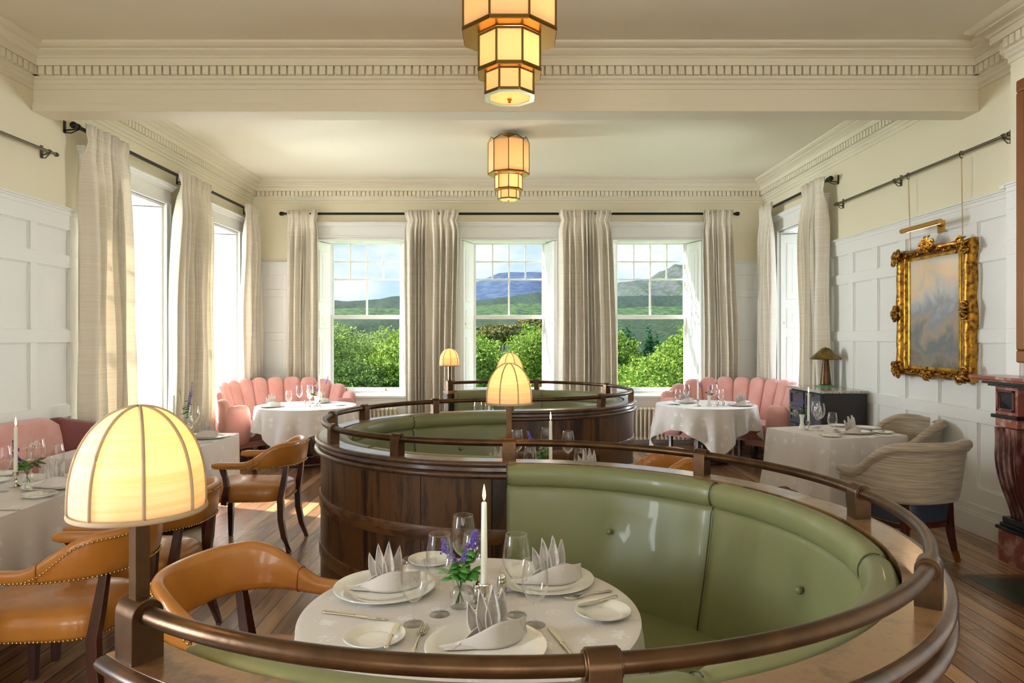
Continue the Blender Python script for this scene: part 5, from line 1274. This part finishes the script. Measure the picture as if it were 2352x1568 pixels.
def bouquet(name, label, loc, rz, z0, spec, seed, cat='flowers', group=None):
    """spec: list of (kind, dx, dy, height)"""
    r = random.Random(seed); root = empty(name, loc, rz); tag(root, label, cat, group)
    for kind, dx, dy, h in spec:
        top = Vector((dx, dy, h)); neck = Vector((dx * .18, dy * .18, z0)); foot = Vector((-dx * .25, -dy * .25, .012)); mid = neck.lerp(top, .55) + Vector((dx * .08, dy * .08, .01))
        stem = obj('stem', MB().tube([foot, neck, mid, top], [.0012, .0012, .0011, .0007], 5), 'stem', root, smooth=True)
        mb = MB()
        if kind in ('spike', 'darkspike'):
            for i in range(84):
                t = i / 84; p = mid.lerp(top + Vector((0, 0, .010)), .15 + .85 * t); a = i * 2.4; rr = (.014 * (1.15 - t) + .003) * r.uniform(.6, 1.15) * (.55 + .45 * math.sin(t * 31) ** 2); mb.sphere((p.x + rr * math.cos(a), p.y + rr * math.sin(a), p.z + r.uniform(-.003, .003)), r.uniform(.0020, .0036) * (1.3 - .5 * t), 6, 4)
            obj('blossom', mb, 'purple' if kind == 'spike' else 'purple_dark', root, smooth=True)
        elif kind in ('orange', 'rose', 'violet'):
            for i in range(22):
                a = i * 2.4; rr = .002 + .011 * (i / 22); mb.rings([[Vector((top.x + rr * math.cos(a) + .007 * math.cos(a) * k + .006 * (1 - k) * math.cos(q) * -math.sin(a), top.y + rr * math.sin(a) + .007 * math.sin(a) * k + .006 * (1 - k) * math.cos(q) * math.cos(a), top.z + .012 * k * (1.3 - i / 22) + .001 * math.sin(q))) for q in [PI * s_ / 3 for s_ in range(6)]] for k in (0, .5, .9)])
            obj('blossom', mb, {'orange': 'orange', 'rose': 'cream_petal', 'violet': 'purple_dark'}[kind], root, smooth=True)
        elif kind == 'spray':
            for i in range(34):
                p = top + Vector((r.gauss(0, .016), r.gauss(0, .016), r.gauss(0, .013))); mb.sphere(p, r.uniform(.0018, .0034), 5, 3)
            tw = MB()
            for i in range(7): p = top + Vector((r.gauss(0, .014), r.gauss(0, .014), r.gauss(.004, .010))); tw.tube([mid.lerp(top, .5), p], .0005, 4)
            obj('twigs', tw, 'stem', root); obj('blossom', mb, 'cream_petal', root, smooth=True)
        elif kind in ('leaf', 'olive'):
            for i in range(9):
                a = i * 2.1 + seed; p = neck.lerp(top, .35 + .65 * i / 9); L_ = r.uniform(.036, .058); d = Vector((math.cos(a), math.sin(a), r.uniform(-.5, .4))).normalized(); sd = d.cross(Vector((0, 0, 1))).normalized(); up = sd.cross(d)
                rs_ = [[p + d * L_ * t + sd * (w_ * L_ * s_) + up * (.10 * L_ * (1 - s_ * s_) * math.sin(PI * t) - .003 * abs(s_)) for s_ in (-1, -.5, 0, .5, 1)] for t, w_ in ((0, .02), (.15, .22), (.35, .33), (.6, .29), (.82, .15), (1, .01))]
                mb.rings(rs_, False, False, False)
            obj('leaf', mb, 'leaf' if kind == 'leaf' else 'leaf_olive', root, smooth=True, solid=.0006)
    return root

GG, GP, GS, GN, GK, GB, GF, GC_, GH = 'tall wine glasses on the tables', 'dinner plates on the tables', 'side plates on the tables', 'folded napkins on the dinner plates', 'table knives on the tables', 'butter knives on the side plates', 'forks on the tables', 'white taper candles', 'silver shakers on the tables'
def g_tall(p, l): return put(G_TALL, (p[0], p[1], TT), random.random() * 6, l, 'wine glass', GG)
def g_gob(p, l): return put(G_GOB, (p[0], p[1], TT), random.random() * 6, l, 'water glass', 'water goblets on the tables')
def dplate(p, l, s=1.0): o = put(P_BIG, (p[0], p[1], TT), 0, l, 'plate', GP); o.scale = (s, s, 1); return o
def splate(p, l): return put(P_SM, (p[0], p[1], TT), 0, l, 'plate', GS)
def nap(p, rz, l, s=1.0): o = put(NAP, (p[0], p[1], TT + .006), rz, l, 'napkin', GN); o.scale = (s,) * 3; return o
def lay(proto, a, b, l, cat, grp, z=0.0, tilt=0.0):
    d = Vector((b[0] - a[0], b[1] - a[1])); return put(proto, ((a[0] + b[0]) / 2, (a[1] + b[1]) / 2, TT + z), math.atan2(d.y, d.x), l, cat, grp, (0, tilt) if tilt else None)
def taper(p, l_st, l_c):
    put(CS, (p[0], p[1], TT), 0, l_st, 'candlestick', 'small metal candlesticks'); put(CD, (p[0], p[1], TT + .088), 0, l_c, 'candle', GC_)
    light('POINT', 'candle_light', (p[0], p[1], TT + .088 + .30), .25, (1, .6, .25), shadow_soft_size=.006)
A = lambda x, y: at(x, y, TT)
# ---- nearest booth table
N_ = 'on the nearest booth table'
g_gob(A(950, 1433), 'water goblet nearest the front left of the nearest booth table, left of the napkin')
g_tall(A(1010, 1411), 'wine glass just left of the flowers on the nearest booth table')
g_tall((-.172, 2.50), 'wine glass farthest back on the nearest booth table, against the oak wall')
g_gob((-.135, 2.47), 'water goblet behind the purple flowers on the nearest booth table')
g_tall(A(1186, 1412), 'wine glass just right of the candle on the nearest booth table')
g_gob(A(1229, 1435), 'water goblet rightmost on the nearest booth table')
dplate(A(884, 1354), 'dinner plate at the left of the nearest booth table', 1.06); nap((A(884, 1354)[0] + .0, A(884, 1354)[1]), .12, 'napkin on the left dinner plate of the nearest booth table')
dplate(A(1254, 1336), 'dinner plate at the far right of the nearest booth table', 1.04); nap((A(1262, 1338)[0], A(1262, 1338)[1]), .22, 'napkin on the far right dinner plate of the nearest booth table')
dplate(A(1116, 1492), 'dinner plate at the front of the nearest booth table', 1.04); nap((A(1122, 1480)[0], A(1122, 1480)[1]), .42, 'napkin on the front dinner plate of the nearest booth table')
splate(A(860, 1470), 'side plate at the front left of the nearest booth table'); lay(K_BUT, A(882, 1512), A(915, 1440), 'butter knife across the front left side plate of the nearest booth table', 'knife', GB, .0165)
splate(A(1384, 1411), 'side plate at the right edge of the nearest booth table'); lay(K_BUT, A(1442, 1376), A(1302, 1412), 'butter knife across the right side plate of the nearest booth table', 'knife', GB, .0165)
splate(A(990, 1292), 'side plate at the back left of the nearest booth table')
lay(K_TAB, A(722, 1404), A(912, 1428), 'table knife at the left edge of the nearest booth table', 'knife', GK)
lay(K_TAB, A(1325, 1520), A(1258, 1440), 'table knife at the front right of the nearest booth table', 'knife', GK)
lay(FK, A(945, 1508), A(978, 1434), 'fork between side plate and front dinner plate of the nearest booth table', 'fork', GF)
lay(FK, A(1412, 1357), A(1290, 1380), 'fork beside the right side plate of the nearest booth table', 'fork', GF)
lay(FK, A(1262, 1306), A(1150, 1320), 'fork behind the silver shaker on the nearest booth table', 'fork', GF)
v = A(1056, 1393); put(V_BOT, (v[0], v[1], TT), 0, 'clear glass bottle vase on the nearest booth table', 'vase', 'clear glass bottle vases')
bouquet('flower_bunch', 'purple flower spikes with green leaves in the bottle vase nearest the viewer', (v[0], v[1], TT), 0, .085, [('spike', -.055, -.02, .225), ('spike', -.03, .0, .175), ('spike', .045, .02, .235), ('spike', .055, .03, .24), ('spike', .02, .0, .18), ('leaf', .01, -.02, .15), ('leaf', -.03, -.01, .14), ('leaf', .05, -.01, .13), ('leaf', .03, .02, .20), ('spray', .05, .01, .19)], 3)
taper(A(1112, 1404), 'silver candlestick on the nearest booth table', 'lit white taper candle on the nearest booth table')
put(SH, (A(1153, 1364)[0], A(1153, 1364)[1], TT), 0, 'domed silver shaker right of the candle on the nearest booth table', 'shaker', GH)
put(SH, (A(1098, 1384)[0], A(1098, 1384)[1], TT), 0, 'silver shaker left of the candle on the nearest booth table', 'shaker', GH)
# ---- middle booth table
for x, y, f, l in ((.04, 4.78, 0, 'wine glass left of the lamp stem on the middle booth table'), (.25, 4.90, 0, 'wine glass behind the candle on the middle booth table'), (.385, 4.72, 0, 'wine glass right of the candle on the middle booth table'), (.12, 4.42, 1, 'water goblet in front of the flowers on the middle booth table'), (.44, 4.42, 1, 'water goblet beside the right napkin on the middle booth table'), (-.02, 4.46, 1, 'water goblet beside the left napkin on the middle booth table')): (g_gob if f else g_tall)((x, y), l)
dplate((-.09, 4.68), 'dinner plate at the left of the middle booth table'); nap((-.08, 4.66), .3, 'napkin on the left plate of the middle booth table')
dplate((.52, 4.58), 'dinner plate at the right of the middle booth table'); nap((.50, 4.56), .2, 'napkin on the right plate of the middle booth table')
put(V_BOT, (.20, 4.60, TT), 0, 'clear glass bottle vase on the middle booth table', 'vase', 'clear glass bottle vases')
bouquet('flower_bunch', 'lavender spikes and lime sprigs in the vase on the middle booth table', (.20, 4.60, TT), 0, .085, [('spike', -.09, 0, .27), ('spike', -.06, .01, .22), ('leaf', .03, 0, .20), ('spray', .01, 0, .17), ('violet', .0, -.02, .13), ('leaf', .0, -.02, .14)], 8)
taper((.255, 4.50), 'silver candlestick on the middle booth table', 'lit white taper candle on the middle booth table')
# ---- farthest booth table
for x, y, l in ((-.33, 6.95, 'wine glass left of the candle on the farthest booth table'), (-.22, 7.0, 'wine glass close to the candle on the farthest booth table'), (-.02, 7.02, 'wine glass hidden by the dome lamps on the farthest booth table')): g_tall((x, y), l)
taper((-.215, 6.85), 'silver candlestick on the farthest booth table', 'lit white taper candle on the farthest booth table')
dplate((-.45, 6.8), 'dinner plate on the farthest booth table')
put(V_BOT, (-.05, 6.8, TT), 0, 'clear glass bottle vase on the farthest booth table', 'vase', 'clear glass bottle vases')
bouquet('flower_bunch', 'pink and green sprigs showing past the dome lamps on the farthest booth table', (-.05, 6.8, TT), 0, .085, [('leaf', .10, 0, .22), ('spray', .13, 0, .20), ('spray', -.05, 0, .16), ('leaf', -.03, 0, .18)], 12)
# ---- round corner tables
def setting(c, who, mirror=1):
    x, y = c; s = mirror
    dplate((x - .40 * s, y - .20), 'dinner plate at the %s side of the %s table' % ('left' if s > 0 else 'right', who)); nap((x - .40 * s, y - .20), .1, 'napkin on the plate at the %s side of the %s table' % ('left' if s > 0 else 'right', who))
    splate((x + .44 * s, y - .02), 'side plate at the %s side of the %s table' % ('right' if s > 0 else 'left', who))
setting(TL, 'left corner')
lay(K_BUT, (TL[0] - .5, TL[1] - .40), (TL[0] - .34, TL[1] - .42), 'knife lying in front of the plate on the left corner table', 'knife', GB)
for dx, dy, f, l in ((-.16, -.22, 1, 'water goblet nearest the napkin on the left corner table'), (-.06, -.10, 0, 'wine glass left of the pair on the left corner table'), (.03, .06, 0, 'wine glass right of the pair on the left corner table'), (.0, .16, 1, 'water goblet behind the pair on the left corner table')): (g_gob if f else g_tall)((TL[0] + dx, TL[1] + dy), l)
for dx, l in ((.035, 'silver shaker nearer the glasses on the left corner table'), (.10, 'silver shaker nearer the vase on the left corner table')): put(SH, (TL[0] + dx, TL[1] - .18, TT), 0, l, 'shaker', GH)
dplate((TL[0] + .06, TL[1] + .36), 'dinner plate at the back of the left corner table'); nap((TL[0] + .08, TL[1] + .36), .1, 'napkin behind the vase on the left corner table')
GV = 'small white china bud vases'
put(V_BUD, (TL[0] + .17, TL[1] - .16, TT), 0, 'white bud vase on the left corner table', 'vase', GV)
bouquet('flower_bunch', 'orange bloom with lilac spikes in the white vase on the left corner table', (TL[0] + .17, TL[1] - .16, TT), 0, .13, [('orange', -.02, -.02, .19), ('spike', .16, 0, .38), ('spike', -.08, 0, .27), ('spray', -.10, 0, .20), ('leaf', -.06, -.01, .18), ('olive', -.02, 0, .28), ('spike', .02, .01, .24), ('spike', .06, 0, .22)], 15)
taper((TL[0] + .235, TL[1] - .22), 'small candlestick on the left corner table', 'white taper candle on the left corner table')
setting(TR_, 'right corner', -1)
for dx, dy, f, l in ((-.40, -.10, 1, 'water goblet leftmost on the right corner table'), (-.27, -.04, 0, 'wine glass left of the candle on the right corner table'), (.12, .02, 0, 'wine glass taller of the two right of the vase on the right corner table'), (.17, -.10, 1, 'water goblet right of the vase on the right corner table')): (g_gob if f else g_tall)((TR_[0] + dx, TR_[1] + dy), l)
dplate((TR_[0] - .22, TR_[1] + .22), 'dinner plate at the back left of the right corner table'); nap((TR_[0] - .22, TR_[1] + .22), .1, 'napkin behind the candle on the right corner table')
for dx, l in ((.09, 'silver shaker nearer the vase on the right corner table'), (.17, 'silver shaker nearer the napkin on the right corner table')): put(SH, (TR_[0] + dx, TR_[1] - .22, TT), 0, l, 'shaker', GH)
put(V_BUD, (TR_[0] - .02, TR_[1] - .22, TT), 0, 'white bud vase on the right corner table', 'vase', GV)
bouquet('flower_bunch', 'lilac sprigs with small green leaves in the vase on the right corner table', (TR_[0] - .02, TR_[1] - .22, TT), 0, .13, [('spike', -.14, 0, .30), ('spray', .0, 0, .22), ('spike', .02, 0, .25), ('leaf', .06, 0, .17), ('violet', -.04, -.01, .17), ('spray', .10, 0, .32)], 17)
taper((TR_[0] - .17, TR_[1] - .24), 'small candlestick on the right corner table', 'white taper candle on the right corner table')
# ---- square right table
S_ = 'square right table'
v = A(1842, 984); put(V_BUD, (v[0], v[1], TT), 0, 'white bud vase at the left corner of the square right table', 'vase', GV)
bouquet('flower_bunch', 'violet bloom and yellow sprigs in the white vase on the square right table', (v[0], v[1], TT), 0, .13, [('violet', .012, -.02, .165), ('spike', .005, 0, .30), ('spray', -.06, -.01, .18), ('spray', -.09, -.02, .15), ('spike', -.04, 0, .23), ('olive', -.03, 0, .19), ('leaf', .06, 0, .18)], 19)
taper(A(1857, 988), 'small brass candlestick on the square right table', 'lit white taper candle on the square right table')
for px, py, f, l in ((1874, 983, 0, 'wine glass left of the pair on the square right table'), (1884, 989, 0, 'wine glass right of the pair on the square right table'), (1878, 980, 1, 'water goblet behind the pair on the square right table'), (1912, 999, 1, 'water goblet standing alone near the napkin on the square right table')): (g_gob if f else g_tall)(A(px, py), l)
dplate(A(1960, 994), 'dinner plate at the front of the square right table', 1.0); nap(A(1955, 996), .4, 'napkin standing on the front plate of the square right table')
dplate(A(1985, 985), 'dinner plate at the back right of the square right table', .9)
splate(A(1908, 1003), 'side plate at the near corner of the square right table'); lay(K_BUT, A(1890, 1001), A(1938, 1005), 'butter knife on the near corner side plate of the square right table', 'knife', GB, .0165)
splate(A(2028, 995), 'side plate at the right of the square right table'); lay(K_BUT, A(2008, 997), A(2042, 990), 'butter knife on the right side plate of the square right table', 'knife', GB, .0165)
splate(A(1925, 979), 'side plate at the back of the square right table')
lay(K_TAB, A(1998, 996), A(2030, 1003), 'table knife right of the front plate on the square right table', 'knife', GK)
# ---- long table at the left edge
v = A(62, 1112); put(V_BOT, (v[0], v[1], TT), 0, 'clear glass bottle vase on the long left table', 'vase', 'clear glass bottle vases')
bouquet('flower_bunch', 'dark purple spike with white sprays in the bottle vase on the long left table', (v[0], v[1], TT), 0, .085, [('darkspike', -.085, 0, .26), ('darkspike', -.08, -.01, .19), ('darkspike', -.07, .01, .16), ('spray', .0, 0, .22), ('spray', .05, 0, .24), ('rose', .035, -.03, .15), ('leaf', -.02, 0, .14), ('olive', .09, 0, .17), ('leaf', -.05, -.02, .13), ('spray', -.06, -.03, .14)], 23)
taper(A(36, 1117), 'small candlestick on the long left table', 'lit white taper candle on the long left table')
g_tall(A(86, 1104), 'wine glass behind the white sprays on the long left table'); g_gob(A(131, 1092), 'water goblet right of the flowers on the long left table'); g_tall(A(8, 1128), 'wine glass cut by the left picture edge on the long left table')
dplate(A(126, 1118), 'dinner plate behind the lamp on the long left table', 1.0); nap(A(122, 1120), .1, 'napkin on the plate of the long left table')
splate(A(90, 1141), 'side plate in front of the dinner plate on the long left table'); lay(K_BUT, A(60, 1131), A(148, 1137), 'butter knife across the side plate of the long left table', 'knife', GB, .0165)
lay(K_TAB, A(-60, 1170), A(56, 1172), 'table knife by the left picture edge on the long left table', 'knife', GK)
splate(A(8, 1092), 'side plate at the back of the long left table'); splate(A(-14, 1108), 'side plate cut by the left picture edge on the long left table')
# ---- table behind the lamp
dplate(A(482, 1005), 'dinner plate at the far end of the table behind the nearest lamp', 1.0); nap(A(468, 1005), .1, 'napkin on the plate of the table behind the nearest lamp')
lay(K_BUT, A(505, 1000), A(532, 1001), 'butter knife at the far corner of the table behind the nearest lamp', 'knife', GB); lay(K_TAB, A(440, 1021), A(478, 1016), 'table knife partly hidden by the nearest lamp', 'knife', GK)
g_tall(A(446, 1000), 'wine glass peeping over the nearest lamp'); g_gob(A(432, 1006), 'water goblet half hidden by the nearest lamp')
v = A(428, 994); put(V_BOT, (v[0], v[1], TT), 0, 'clear glass bottle vase hidden behind the nearest lamp', 'vase', 'clear glass bottle vases')
bouquet('flower_bunch', 'tall lilac spike rising above the nearest lamp on the table behind it', (v[0], v[1], TT), 0, .085, [('spike', .055, 0, .47), ('spike', .035, 0, .38), ('spike', .02, 0, .28), ('spray', -.03, 0, .25), ('spray', -.06, 0, .42), ('leaf', .0, 0, .24), ('leaf', .02, 0, .34)], 27)
taper(A(400, 997), 'small candlestick hidden behind the nearest lamp', 'white taper candle rising above the nearest lamp')
